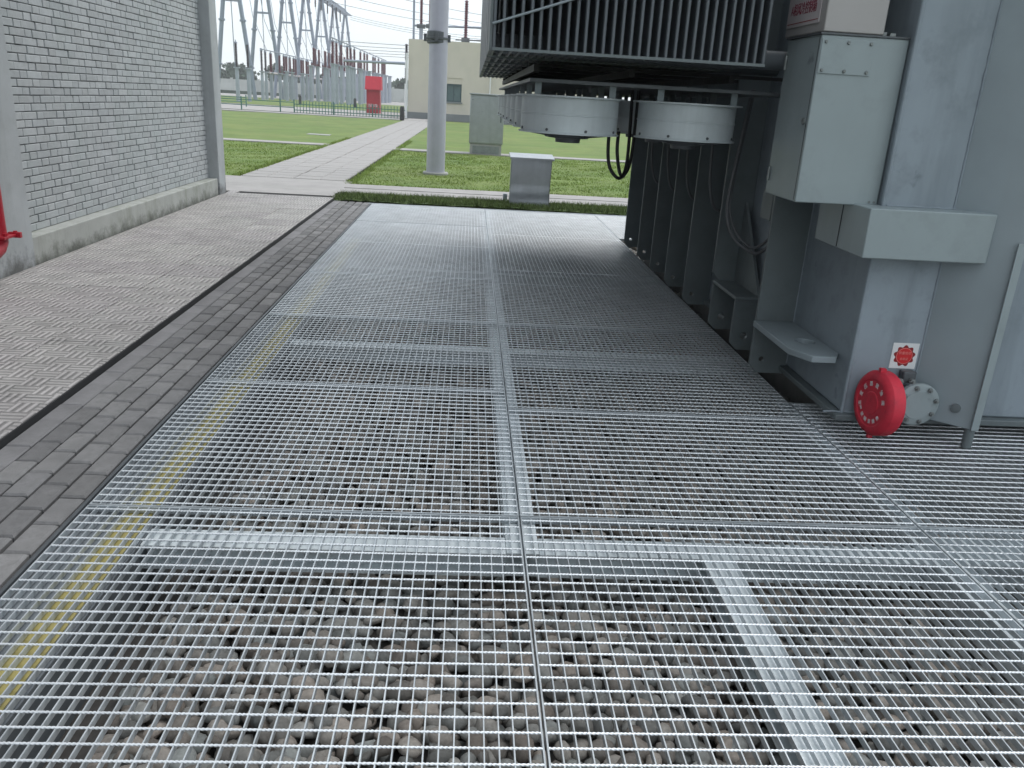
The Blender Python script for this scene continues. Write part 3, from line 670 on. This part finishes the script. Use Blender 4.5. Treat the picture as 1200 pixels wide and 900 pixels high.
# cooling fans under the radiators
FR, FZ0, FZ1 = .283, 1.432, 1.637
rm = MB(); rm.lathe([(FR-.012, FZ0+.004), (FR+.012, FZ0), (FR+.012, FZ0+.006), (FR, FZ0+.008), (FR, FZ0+.098), (FR+.003, FZ0+.10), (FR+.003, FZ0+.106), (FR, FZ0+.108), (FR, FZ1-.010), (FR+.034, FZ1-.008), (FR+.034, FZ1), (FR-.012, FZ1), (FR-.012, FZ0+.004)], (0, 0, 0), 48)
rm.f = rm.f[:-2]; rmesh = rm.mesh('cooling_fan', 'fanring', True)
gm = MB(); gm.lathe([(.13, FZ0-.005), (.12, FZ0-.026), (.075, FZ0-.030), (.072, FZ0-.052), (0, FZ0-.052)], (0, 0, 0), 24)
for k in range(4):
    a = math.pi/4+k*math.pi/2; gm.tube([(.11*math.cos(a), .11*math.sin(a), FZ0-.018), ((FR-.005)*math.cos(a), (FR-.005)*math.sin(a), FZ0+.004)], .007, 6)
for rr in (.16, .19, .22, .25):
    gm.tube([(rr*math.cos(x), rr*math.sin(x), FZ0+.004-(.283-rr)*.13) for x in np.linspace(0, 2*math.pi, 33)], .0025, 5, cap=False)
gmesh = gm.mesh('fan_guard', 'darksteel', True)
bmh = MB()
for k in range(5):
    a = 2*math.pi*k/5; ca, sa = math.cos(a), math.sin(a)
    pr_ = [(.05, -.03, -.02), (.25, -.075, -.035), (.255, .06, .03), (.05, .04, .025)]
    P_ = [(x*ca-y_*sa, x*sa+y_*ca, z+1.52) for x, y_, z in pr_]; P2 = [(x, y_, z+.004) for x, y_, z in P_]
    bmh.add(P_+P2, [(3, 2, 1, 0), (4, 5, 6, 7), (0, 1, 5, 4), (1, 2, 6, 5), (2, 3, 7, 6), (3, 0, 4, 7)])
bmh.lathe([(.06, 1.48), (.06, 1.56), (0, 1.56)], (0, 0, 0), 16); bladem = bmh.mesh('fan_blades', 'darksteel')
lm = MB(); lm.box(-.018, .018, -.004, .004, FZ1+.001, 1.70); lm.box(-.018, .018, .003, .03, FZ1+.001, FZ1+.006)
lmesh = lm.mesh('hanger', 'paint')
sm2 = MB()
for k in range(8):
    a = 2*math.pi*(k+.3)/8; sm2.lathe([(.008, 0), (.008, .006), (0, .006)], (FR*math.cos(a), FR*math.sin(a), FZ0+.022), 6, (math.cos(a), math.sin(a), 0))
smesh2 = sm2.mesh('screws', 'darksteel')
for i in range(7):
    for xx in (.572, 1.262):
        fo = place('cooling_fan', rmesh, T, (xx, 5.02+i*RP, 0))
        for nm, me in (('fan_guard', gmesh), ('fan_blades', bladem), ('screws', smesh2)): place(nm, me, fo, (xx, 5.02+i*RP, 0))
        for k in (0, 2, 3): a = math.pi/4+k*math.pi/2; place('hanger', lmesh, fo, (xx+(FR+.012)*math.cos(a), 5.02+i*RP+(FR+.012)*math.sin(a), 0))
# cables
def smooth_path(pts, n=6):
    pts = [Vector(p) for p in pts]; out = []
    for i in range(len(pts)-1):
        p0, p1, p2, p3 = pts[max(i-1, 0)], pts[i], pts[i+1], pts[min(i+2, len(pts)-1)]
        for k in range(n):
            t_ = k/n; out.append(.5*((2*p1)+(p2-p0)*t_+(2*p0-5*p1+4*p2-p3)*t_*t_+(3*p1-p0-3*p2+p3)*t_**3))
    return out+[pts[-1]]
for pts, r_, mm in (([(.86, 5.3, 1.45), (.866, 5.3, 1.31), (.89, 5.3, 1.22), (.95, 5.32, 1.165), (1.0, 5.4, 1.20), (1.02, 5.45, 1.33), (1.02, 5.5, 1.70)], .011, 'black'),
                    ([(.92, 5.3, 1.45), (.922, 5.3, 1.33), (.955, 5.32, 1.20), (1.0, 5.4, 1.18), (1.05, 5.48, 1.3), (1.06, 5.5, 1.70)], .011, 'black'),
                    ([(1.81, 5.55, 1.75), (1.80, 5.6, 1.43), (1.78, 5.6, 1.23), (1.768, 5.6, 1.0), (1.80, 5.58, .84), (1.89, 5.55, .735), (1.99, 5.5, .70), (2.05, 5.4, .80)], .012, 'cable'),
                    ([(1.83, 5.57, 1.75), (1.815, 5.62, 1.43), (1.795, 5.62, 1.23), (1.79, 5.62, 1.0), (1.83, 5.6, .86), (1.90, 5.57, .765), (1.98, 5.52, .735), (2.05, 5.42, .84)], .010, 'cable')):
    q = MB(); q.tube(smooth_path(pts), r_, 8); q.build('cable', mm, T, smooth=True)
for yy in (6.2, 6.9, 7.6, 8.3):
    q = MB(); q.tube(smooth_path([(1.75, yy, 1.75), (1.78, yy, 1.4), (1.80, yy, 1.1), (1.86, yy+.02, .92), (1.95, yy+.05, .90), (2.05, yy+.1, 1.0)]), .011, 8); q.build('cable', 'cable', T, smooth=True)

# weld beads where plates meet the tank
for pts in ([(TX-.003, 4.865, .12), (TX-.003, 4.865, 1.6)], [(1.96, TY-.002, .104), (2.43, TY-.002, .104)], [(2.428, TY-.003, .11), (2.428, TY-.003, 3.9)], [(TX+.02, TY-.003, 1.207), (2.56, TY-.003, 1.207)], [(2.705, TY-.003, .11), (2.705, TY-.003, 3.9)]):
    a, b = Vector(pts[0]), Vector(pts[1]); n_ = max(6, int((b-a).length/.02)); P_ = [a.lerp(b, i/n_)+Vector((random.uniform(-.0012, .0012),)*3) for i in range(n_+1)]
    q = MB(); q.tube(P_, .005, 6, radii=[.0045+random.uniform(-.001, .0012) for _ in P_]); q.build('weld_bead', 'tank', T, smooth=True)
# lock and hinges of the control cabinet
for zz in (1.30, 1.86):
    q = MB(); q.tube([(CX0-.006, CY1-.03, zz-.035), (CX0-.006, CY1-.03, zz+.035)], .008, 8); q.build('hinge', 'bolt', cb, smooth=True)
q = MB(); q.lathe([(.016, 0), (.016, .008), (.008, .012), (0, .012)], (CX0, CY0+.05, 1.58), 12, (-1, 0, 0)); q.build('lock', 'bolt', cb, smooth=True)
q = MB(); q.box(CX0-.0015, CX0-.0003, CY0+.018, CY0+.021, 1.205, 1.965); q.build('door_gap', 'black', cb)


# ------------------------------------------------------------------ pole and cabinets on the lawn
po = thing('steel_pole', (-.72, 17.94, 0), 'thick grey round steel pole standing on the right lawn', 'pole')
q = MB(); q.lathe([(.195, .06), (.187, 2.72), (.187, 9)], (-.72, 17.94, 0), 36); q.build('shaft', 'pole', po, smooth=True)
q = MB(); q.lathe([(.27, -.02), (.27, .05), (.255, .066), (.2, .068)], (-.72, 17.94, 0), 36); q.build('footing', 'conc', po, smooth=True)
q = MB(); q.lathe([(.19, 2.58), (.205, 2.60), (.205, 2.66), (.235, 2.665), (.235, 2.70), (.205, 2.705), (.205, 2.80), (.19, 2.82)], (-.75, 17.94, 0), 36); q.build('collar', 'darksteel', po, smooth=True)
for a in (0, math.pi*.5, math.pi, math.pi*1.5):
    q = MB(); q.box(-.75+.24*math.cos(a)-.03, -.75+.24*math.cos(a)+.03, 17.94+.24*math.sin(a)-.03, 17.94+.24*math.sin(a)+.03, 2.62, 2.76); q.build('clamp_bolt', 'darksteel', po)
ca = thing('terminal_cabinet', (.45, 25.2, 0), 'tall grey steel terminal cabinet on the lawn behind the pole', 'cabinet', )
q = MB(); q.box(-.05, .94, 24.95, 25.6, .33, 1.68); bo = q.build('body', 'stainless', ca, bevel=.01)
q = MB(); q.box(-.03, .92, 24.935, 24.949, .36, 1.65); dr = q.build('door', 'stainless', ca, bevel=.004)
q = MB(); q.box(.84, .87, 24.905, 24.934, .95, 1.12); q.build('handle', 'darksteel', dr)
q = MB(); q.box(-.08, .97, 24.9, 25.64, 1.681, 1.72); q.build('roof', 'stainless', ca, bevel=.006)
q = MB(); q.box(-.02, .91, 24.98, 25.57, -.02, .329); q.build('base', 'conc', ca)
q = MB(); q.box(.06, .84, 24.972, 24.979, .05, .27); q.build('base_panel', 'stainless_d', ca)
cc = thing('junction_box', (.96, 13.3, 0), 'small curved front stainless junction box at the end of the grating', 'cabinet')
pf = [(13.15, .74), (13.16, .62), (13.19, .48), (13.225, .36), (13.235, .27), (13.22, .17), (13.19, .09), (13.16, .03), (13.16, -.03), (13.5, -.03), (13.5, .74)]
q = MB(); q.prism(pf, .655, 1.275, 'x'); q.build('body', 'stainless', cc, smooth=True)
q = MB(); q.add([(.625, 13.08, .735), (1.315, 13.08, .735), (1.315, 13.55, .775), (.625, 13.55, .775), (.625, 13.08, .765), (1.315, 13.08, .765), (1.315, 13.55, .805), (.625, 13.55, .805)],
                [(0, 3, 2, 1), (4, 5, 6, 7), (0, 1, 5, 4), (1, 2, 6, 5), (2, 3, 7, 6), (3, 0, 4, 7)]); q.build('lid', 'stainless', cc, bevel=.003)
for xx in (.648, 1.276):
    q = MB(); q.prism([(13.13, .733), (13.165, .733), (13.25, .27), (13.18, -.03), (13.13, -.03), (13.215, .27)], xx, xx+.006, 'x'); q.build('side_flange', 'stainless_d', cc)
for xx, nm in ((.60, 'left'), (4.5, 'right')):
    q = MB(); q.box(xx-.035, xx+.035, 13.66, 13.73, -.06, .14); o = q.build('marker_post', 'support', None, bevel=.01, at=(xx, 13.7, 0)); tag(o, 'short pale marker post at the %s' % ('grass verge beside the junction box' if nm == 'left' else 'path far behind the transformer'), 'post')
# manhole in the left lawn
q = MB(); q.box(-5.9, -5.1, 31.0, 31.6, -.05, .03); q.build('inspection_cover', 'conc', kind='structure')

# ------------------------------------------------------------------ cream building
cb_ = thing('cream_building', (2, 64, 0), 'flat roofed cream rendered building with one dark window at the path end', 'building')
BY = 60.0
# facade with a window opening
wx0, wx1, wz0, wz1 = -1.82, -.75, 1.23, 2.78
q = MB(); q.box(-4.42, wx0, BY, BY+.3, .42, 5.1); q.box(wx1, 9, BY, BY+.3, .42, 5.1); q.box(wx0, wx1, BY, BY+.3, .42, wz0); q.box(wx0, wx1, BY, BY+.3, wz1, 5.1)
q.box(-4.42, -4.12, BY+.3, BY+8, .42, 5.1); q.box(8.7, 9, BY+.3, BY+8, .42, 5.1); q.box(-4.12, 8.7, BY+7.7, BY+8, .42, 5.1); q.build('wall', 'cream', cb_)
q = MB(); q.box(-4.12, 8.7, BY+.3, BY+7.7, 4.7, 4.9); q.build('roof', 'cream', cb_)
q = MB(); q.box(-4.46, 9.04, BY-.05, BY+8.05, -.06, .419); q.build('plinth', 'bplinth', cb_)
q = MB(); q.box(wx0, wx1, BY+.2, BY+.24, wz0, wz1); wn = q.build('window', 'glass', cb_)
q = MB()
for a, b in ((wx0, wx0+.08), (wx1-.08, wx1), (-1.33, -1.25)): q.box(a, b, BY+.08, BY+.12, wz0, 2.35)
q.box(wx0, wx1, BY+.078, BY+.119, wz0, wz0+.08); q.box(wx0, wx1, BY+.078, BY+.119, 2.27, 2.37); q.build('frame', 'frame', wn)
q = MB(); q.box(wx0-.08, wx1+.08, BY-.08, BY+.1, wz0-.1, wz0-.002); q.build('sill', 'bplinth', wn)
q = MB(); q.box(wx0, wx1, BY+.05, BY+.11, 2.40, wz1); q.build('shutter_box', 'cream', wn)
dp = MB(); dp.tube([(-4.52, 59.9, 0), (-4.52, 59.9, 4.2)], .07, 10); dp.build('downpipe', 'white', cb_)
dp = MB(); dp.tube([(1.2, 59.88, 0), (1.2, 59.88, 5)], .05, 8); dp.build('downpipe', 'white', cb_)

# ------------------------------------------------------------------ insulators
def insulator_mesh(h, r, m, nm='insulator', sheds=14, core=.55):
    prof = [(r*core, 0)]
    for k in range(sheds):
        z = h*(k+.15)/sheds; dz = h/sheds
        prof += [(r*core, z), (r, z+dz*.28), (r*.95, z+dz*.36), (r*core, z+dz*.62)]
    prof.append((r*core, h)); q = MB(); q.lathe(prof, (0, 0, 0), 10); return q.mesh(nm, m, True)
def post_set(loc, zc, zt, r, mesh_i, sup, label, group, capm):
    o = thing('post_insulator', loc, label, 'insulator', group)
    place('insulator', mesh_i, o, (loc[0], loc[1], zc)); place('support_column', sup, o, (loc[0], loc[1], 0)); place('cap', capm, o, (loc[0], loc[1], zt))
    return o
def sup_mesh(h, r, m='support'):
    q = MB(); q.lathe([(r, -.1), (r*.85, h-.12), (r*1.6, h-.12), (r*1.6, h)], (0, 0, 0), 10); return q.mesh('support_column', m, True)
capq = MB(); capq.lathe([(.16, 0), (.16, .12), (.05, .14), (.05, .3)], (0, 0, 0), 10); capmesh = capq.mesh('cap', 'gantry', True)
# near row: groups of three tall maroon posts
i1 = insulator_mesh(2.25, .21, 'maroon'); s1 = sup_mesh(4.3, .23); k = 0
yl = [98, 101, 104.5, 109, 112, 115.5, 122, 125, 128.5, 137, 140, 143.5, 149, 152, 155]
for yy in yl:
    post_set((-15.5+random.uniform(-.1, .1), yy, 0), 4.3, 6.55, .2, i1, s1, 'tall maroon post insulator on pale column, %s in the row ending behind the red box' % ORD[k], 'tall maroon insulators of the near row', capmesh); k += 1
# bus tubes on them
def tube_thing(name, pts, r, m, label, cat, group=None, n=8):
    q = MB(); q.tube(pts, r, n); return tag(q.build(name, m, None, smooth=True, at=pts[0]), label, cat, group)
tube_thing('bus_tube', [(-15.5, 96, 6.9), (-15.5, 157, 6.9)], .07, 'gantry', 'grey bus tube lying along the tops of the tall maroon insulators', 'tube')
# middle row: dense maroon posts on a long support beam
i2 = insulator_mesh(2.0, .2, 'maroon'); i2d = insulator_mesh(2.1, .17, 'darkins'); s2 = sup_mesh(3.1, .2); k = 0
ym = [105+1.75*j+.5*(j//3) for j in range(26)]
for yy in ym:
    post_set((-24+random.uniform(-.4, .4), yy, 0), 3.1, 5.1, .2, i2, s2, 'maroon post insulator on grey column, %s from the left in the dense middle row' % ORD[k], 'maroon insulators of the middle row', capmesh); k += 1
tube_thing('support_beam', [(-23.9, 104, 3.0), (-23.9, 155, 3.0)], .12, 'signplate', 'pinkish steel beam below the dense middle row of insulators', 'beam')
tube_thing('bus_tube', [(-23.9, 100, 5.42), (-23.9, 155, 5.42)], .06, 'gantry', 'thin grey bus tube over the dense middle row of insulators', 'tube')
for xx, yy, nm in ((-22.6, 85, 'leftmost dark slim insulator post near the end column'), (-21.9, 86.5, 'second dark slim insulator post near the end column'), (-23.8, 100, 'third dark slim insulator post left of the dense row'), (-24.3, 104, 'fourth dark slim insulator post left of the dense row')):
    post_set((xx, yy, 0), 3.1, 5.2, .2, i2d, s2, nm, 'dark insulators at the left of the yard', capmesh)
# back rows of grey support columns that crowd the yard
s3 = sup_mesh(4.2, .24); s4 = sup_mesh(3.3, .2); k = 0
for xx, y0, n_, dy, me in ((-14.2, 100, 12, 4.6, s3), (-19.5, 108, 14, 3.7, s3), (-21.7, 104, 14, 3.9, s4)):
    for j in range(n_):
        o = place('support_column', me, None, (xx+random.uniform(-.3, .3), y0+j*dy+random.uniform(-.5, .5), 0)); tag(o, 'pale grey support column crowding the switchyard under the insulators', 'column', 'grey columns of the switchyard')
for j in range(20):
    xx, yy = -19.4+random.uniform(-.3, .3), 108+j*2.4
    o = place('equipment_insulator', i2, None, (xx, yy, 4.2)); tag(o, 'maroon insulator on a column between the two rows, %s from the left' % ORD[j], 'insulator', 'maroon insulators between the rows')
# ------------------------------------------------------------------ A-frame gantry row
for k in range(7):
    yy = 100+14.3*k; o = thing('gantry_frame', (-26.8, yy, 0), 'grey tubular A-frame gantry, %s of the row from the left' % (ORD[k] if k < 6 else 'last'), 'gantry', 'A-frame gantries in a row')
    for s in (-1, 1):
        q = MB(); bx = -26.8+s*2.15; tx = -26.8+s*.18; q.tube([(bx, yy, -.1), (tx, yy, 16.2)], .23, 10); lg = q.build('leg', 'gantry', o, smooth=True)
        for zz in (3.6, 8.2, 12.8):
            xx = bx+(tx-bx)*(zz+.1)/16.3; q = MB(); q.lathe([(.24, zz-.12), (.36, zz-.10), (.36, zz+.10), (.24, zz+.12)], (xx, yy, 0), 10); q.build('flange', 'gantry', lg)
    q = MB(); q.box(-27.6, -26.0, yy-.16, yy+.16, 10.1, 10.32); q.build('brace', 'gantry', o)
    q = MB(); q.tube([(-26.8, yy+.3, 0), (-26.8-.2, yy+4.2 if k == 6 else yy+.35, 16)], .05, 6); q.build('ladder_rail', 'gantry', o)
gb = thing('gantry_beam', (-26.8, 140, 16), 'long triangular lattice beam across the tops of the A-frames', 'beam')
q = MB()
for dx, dz in ((-.5, 0), (.5, 0), (0, .9)): q.tube([(-26.8+dx, 98, 16.3+dz), (-26.8+dx, 187, 16.3+dz)], .11, 8)
q.build('chord', 'gantry', gb)
for j in range(44):
    y0 = 99+j*2; q = MB()
    for a, b in (((-.5, 0), (0, .9)), ((.5, 0), (0, .9)), ((-.5, 0), (.5, 0))): q.tube([(-26.8+a[0], y0, 16.3+a[1]), (-26.8+b[0], y0+1.0, 16.3+b[1])], .05, 5, cap=False); q.tube([(-26.8+b[0], y0+1.0, 16.3+b[1]), (-26.8+a[0], y0+2, 16.3+a[1])], .05, 5, cap=False)
    q.build('lacing', 'gantry', gb)
q = MB(); q.tube([(-26.8, 187, 16.6), (-26.3, 192, 16.6)], .2, 8, radii=[.4, .08]); q.build('beam_nose', 'gantry', gb)
q = MB(); q.tube([(-26.8, 186, 16.5), (-26.8, 186, 22)], .12, 8); tag(q.build('lightning_rod', 'gantry', None, at=(-26.8, 186, 16.5)), 'slim lightning rod rising from the far end of the gantry beam', 'rod')
# strings hanging from the beam
for j in range(14):
    yy = 104+j*5.6; o = place('string_insulator', i2d, None, (-26.3+random.uniform(-.2, .2), yy, 14.2)); tag(o, 'dark insulator string hanging under the gantry beam, %s from the left' % ORD[j], 'insulator', 'insulator strings under the gantry beam')
    q = MB(); q.tube([(-26.3, yy, 14.2), (-25.6, yy+.3, 9), (-24.2, yy+.5, 5.4)], .035, 5); tag(q.build('dropper_wire', 'gantry', None, at=(-26.3, yy, 14.2)), 'thin wire dropping from the gantry to the equipment row, %s from the left' % ORD[j], 'wire', 'dropper wires of the gantry')
# ------------------------------------------------------------------ overhead wires to the right
def wire(a, b, sag, r, label, group='overhead wires above the cream building'):
    a = Vector(a); b = Vector(b); pts = []
    for i in range(17): t_ = i/16; p_ = a.lerp(b, t_); p_.z -= sag*4*t_*(1-t_); pts.append(p_)
    tag(MBtube(pts, r).build('overhead_wire', 'darksteel', None, at=tuple(a)), label, 'wire', group)
def MBtube(pts, r): q = MB(); q.tube(pts, r, 5); return q
for k, (za, zb) in enumerate(((17.2, 13.6), (16.6, 13.0), (16.2, 12.6))):
    wire((-26.8, 130+14*k, za), (30, 150, zb), 1.6, .035, 'thin sagging wire from the gantry beam, %s of the upper bundle' % ORD[k])
for k in range(3): wire((-26.3, 190, 16.5-.4*k), (30, 175, 15.2-.5*k), 2.4, .035, 'thin sagging wire from the tip of the gantry beam, %s of three' % ORD[k])
for k in range(5): wire((-15.5, 140-k*9, 6.95), (26, 118, 8.1+.25*k), .5, .03, 'thin wire from the near insulator row to behind the building, %s from below' % ORD[k])
# equipment behind the cream building
i5 = insulator_mesh(2.9, .2, 'maroon', sheds=16); i6 = insulator_mesh(2.6, .17, 'maroon', sheds=16); s5 = sup_mesh(6.2, .2)
for xx, z0, me, nm in ((-4.5, 7.15, i6, 'maroon insulator post rising behind the left of the cream building roof'), (-3.75, 7.2, i6, 'dark maroon insulator half hidden behind the steel pole'), (-.75, 6.3, i5, 'thick maroon insulator post rising behind the middle of the cream building')):
    o = thing('post_insulator', (xx, 75, 0), nm, 'insulator', 'insulators behind the cream building'); place('insulator', me, o, (xx, 75, z0))
    q = MB(); q.tube([(xx, 75, -.05), (xx, 75, z0)], .16, 10); q.build('support_column', 'support', o, smooth=True); q = MB(); q.box(xx-.35, xx+.35, 74.8, 75.2, z0-.32, z0-.01); q.build('base_plate', 'darksteel', o)
tube_thing('bus_tube', [(-5.1, 75.4, 7.05), (4, 75.4, 7.3)], .08, 'gantry', 'horizontal grey bus tube just above the cream building roof', 'tube')
tube_thing('bus_tube', [(-1.6, 75.6, 6.15), (4, 75.6, 6.3)], .05, 'darksteel', 'thin dark tube right over the roof edge beside the thick insulator', 'tube')
tube_thing('roof_mast', [(-5.05, 74, -.05), (-5.05, 74, 12)], .09, 'gantry', 'slim grey mast rising at the left corner of the cream building', 'mast')
li = thing('corner_insulator', (-5.7, 75, 0), 'pale post with two dark insulators left of the cream building', 'insulator')
q = MB(); q.tube([(-5.7, 75, -.05), (-5.7, 75, 2.4)], .14, 10); q.tube([(-5.7, 75, 3.65), (-5.7, 75, 4.3)], .12, 10); q.build('post', 'white', li, smooth=True)
i7 = insulator_mesh(1.25, .16, 'darkins', sheds=8); place('insulator', i7, li, (-5.7, 75, 2.4)); place('insulator', i7, li, (-5.7, 75, 4.3))
tube_thing('bus_tube', [(-14, 96, 4.6), (-5.7, 75, 4.0)], .12, 'gantry', 'pale tube reaching from the insulator row to the cream building corner', 'tube')

# ------------------------------------------------------------------ red cabinet, fences, far wall, trees
rc = thing('fire_cabinet', (-7.75, 68, 0), 'red roofed fire sand cabinet behind the green fence', 'cabinet')
X0, X1, Y0 = -8.22, -7.2, 68.0
q = MB(); q.box(X0, X1, Y0, Y0+1.0, -.03, 1.72); q.build('body', 'red', rc)
q = MB(); q.box(X0+.12, X1-.12, Y0-.03, Y0-.002, .1, 1.6); q.build('door', 'red', rc)
q = MB(); q.prism([(Y0-.25, 1.72), (Y0-.25, 1.80), (Y0+.15, 2.72), (Y0+1.0, 2.72), (Y0+1.15, 1.80), (Y0+1.15, 1.72)], X0-.1, X1+.1, 'x'); q.build('roof', 'redcap', rc)
o = place('lettering', text_mesh('消防箱', .26, 'white'), rc, (-7.75, Y0-.035, .55)); o.rotation_euler = (math.pi/2, 0, 0)
pk = MB(); pk.box(-.02, .02, -.012, .012, 0, .72); pk.add([(-.02, -.012, .72), (.02, -.012, .72), (.02, .012, .72), (-.02, .012, .72), (0, 0, .79)], [(0, 1, 4), (1, 2, 4), (2, 3, 4), (3, 0, 4)]); pkm = pk.mesh('picket', 'fence')
def fence(x0, x1, y, label, pickets=True, hgt=.62):
    o = thing('green_fence', ((x0+x1)/2, y, 0), label, 'fence', 'low green fences'); n_ = int((x1-x0)/.2)
    for zz in ((.18, hgt-.08) if pickets else (.3, hgt)): q = MB(); q.box(x0, x1, y+.013, y+.05, zz, zz+.05); q.build('rail', 'fence', o)
    if pickets:
        for j in range(n_+1): place('picket', pkm, o, (x0+j*.2, y, .02))
    for j in range(int((x1-x0)/2.5)+1):
        xx = x0+j*2.5; q = MB(); q.box(xx-.035, xx+.035, y+.055, y+.12, -.05, hgt+.22); q.build('post', 'fence', o)
fence(-11.4, -4.3, 56.0, 'low green picket fence in front of the red cabinet')
fence(-30, -11.6, 57.0, 'low green rail fence along the far edge of the left lawn', pickets=False)
fence(-32, -17, 66, 'low green rail fence across the yard road on the far left', pickets=False)
bm_ = MB(); bm_.lathe([(.14, -.05), (.14, .75), (.10, .85), (0, .85)], (0, 0, 0), 10); bmesh_ = bm_.mesh('bollard', 'black', True)
for k, (xx, yy, nm) in enumerate(((-16.5, 84, 'left black bollard on the grass before the switchyard'), (-11.8, 88, 'right black bollard on the grass before the switchyard'), (-4.25, 53, 'black bollard at the fence end beside the path'))):
    o = place('bollard', bmesh_, None, (xx, yy, 0)); tag(o, nm, 'bollard', 'black bollards')
fw = thing('boundary_wall', (-40, 165, 0), 'long pale grey boundary wall behind the switchyard', 'wall')
for j in range(24):
    x0 = -110+j*5.0; q = MB(); q.box(x0+.2, x0+5.0, 165, 165.25, -.06, 2.35); q.build('panel', 'farwall', fw); q = MB(); q.box(x0-.2, x0+.2, 164.9, 165.35, -.06, 2.6); q.build('pier', 'farwall', fw)
hd = MB(); hd.box(-80, -20, 150, 151, -.06, .45); tag(hd.build('low_hedge', 'leaf', None, kind='stuff'), 'dark low hedge at the foot of the boundary wall', 'hedge')
def far_tree(xx, yy, h, rx, label):
    o = thing('far_tree', (xx, yy, 0), label, 'tree', 'trees behind the boundary wall')
    q = MB(); q.tube([(xx, yy, -.05), (xx, yy, h*.5), (xx+.3, yy, h*.8)], .2, 7, radii=[.25, .18, .06])
    for a in range(4): q.tube([(xx, yy, h*.4), (xx+rx*.5*math.cos(a*1.6), yy+rx*.5*math.sin(a*1.6), h*.75)], .07, 5)
    q.build('trunk', 'bark', o)
    n_ = 900; c = rng.normal(size=(26, 3)); c /= np.linalg.norm(c, axis=1)[:, None]; c *= rng.uniform(.3, .8, (26, 1)); c = c*np.array([rx, rx, h*.33])+np.array([xx, yy, h*.66])
    P = c[rng.integers(0, 26, n_)]+rng.normal(0, .32, (n_, 3))*np.array([rx*.5, rx*.5, h*.15])
    a = rng.normal(size=(n_, 3)); a /= np.linalg.norm(a, axis=1)[:, None]; b = rng.normal(size=(n_, 3)); b = np.cross(a, b); b /= np.linalg.norm(b, axis=1)[:, None]; s = rng.uniform(.18, .42, (n_, 1))
    V = np.stack([P-a*s, P+b*s, P+a*s, P-b*s], 1).reshape(-1, 3); V -= np.array([xx, yy, 0])
    place('crown', raw_mesh('crown', V, np.arange(4*n_).reshape(-1, 4), 'leaf'), o, (xx, yy, 0))
for k in range(14):
    xx = -62+k*3.0+random.uniform(-1, 1); far_tree(xx, 178+random.uniform(-6, 10), random.uniform(4.2, 6.2), random.uniform(2.2, 3.2), 'leafy tree behind the boundary wall, %s from the left' % ORD[k])
for k in range(7): far_tree(-17+k*3.2, 180+random.uniform(-5, 8), random.uniform(3.8, 5.2), random.uniform(2, 3), 'leafy tree right of the red cabinet beyond the wall, %s from the left' % ORD[k])

# ------------------------------------------------------------------ thin overcast haze
hz = MB(); hz.box(-400, 400, -60, 420, -1.06, 24); hzo = hz.build('haze', 'white', None, kind='stuff')
HM = bpy.data.materials.new('haze_air'); HM.use_nodes = True; hn = HM.node_tree; hn.nodes.remove(hn.nodes['Principled BSDF'])
pvv = hn.nodes.new('ShaderNodeVolumePrincipled'); pvv.inputs['Color'].default_value = (.97, .985, 1, 1); pvv.inputs['Density'].default_value = .0011; pvv.inputs['Anisotropy'].default_value = .2
hn.links.new(pvv.outputs[0], hn.nodes['Material Output'].inputs['Volume']); hzo.data.materials.clear(); hzo.data.materials.append(HM)
tag(hzo, 'thin pale haze filling the air', 'haze')
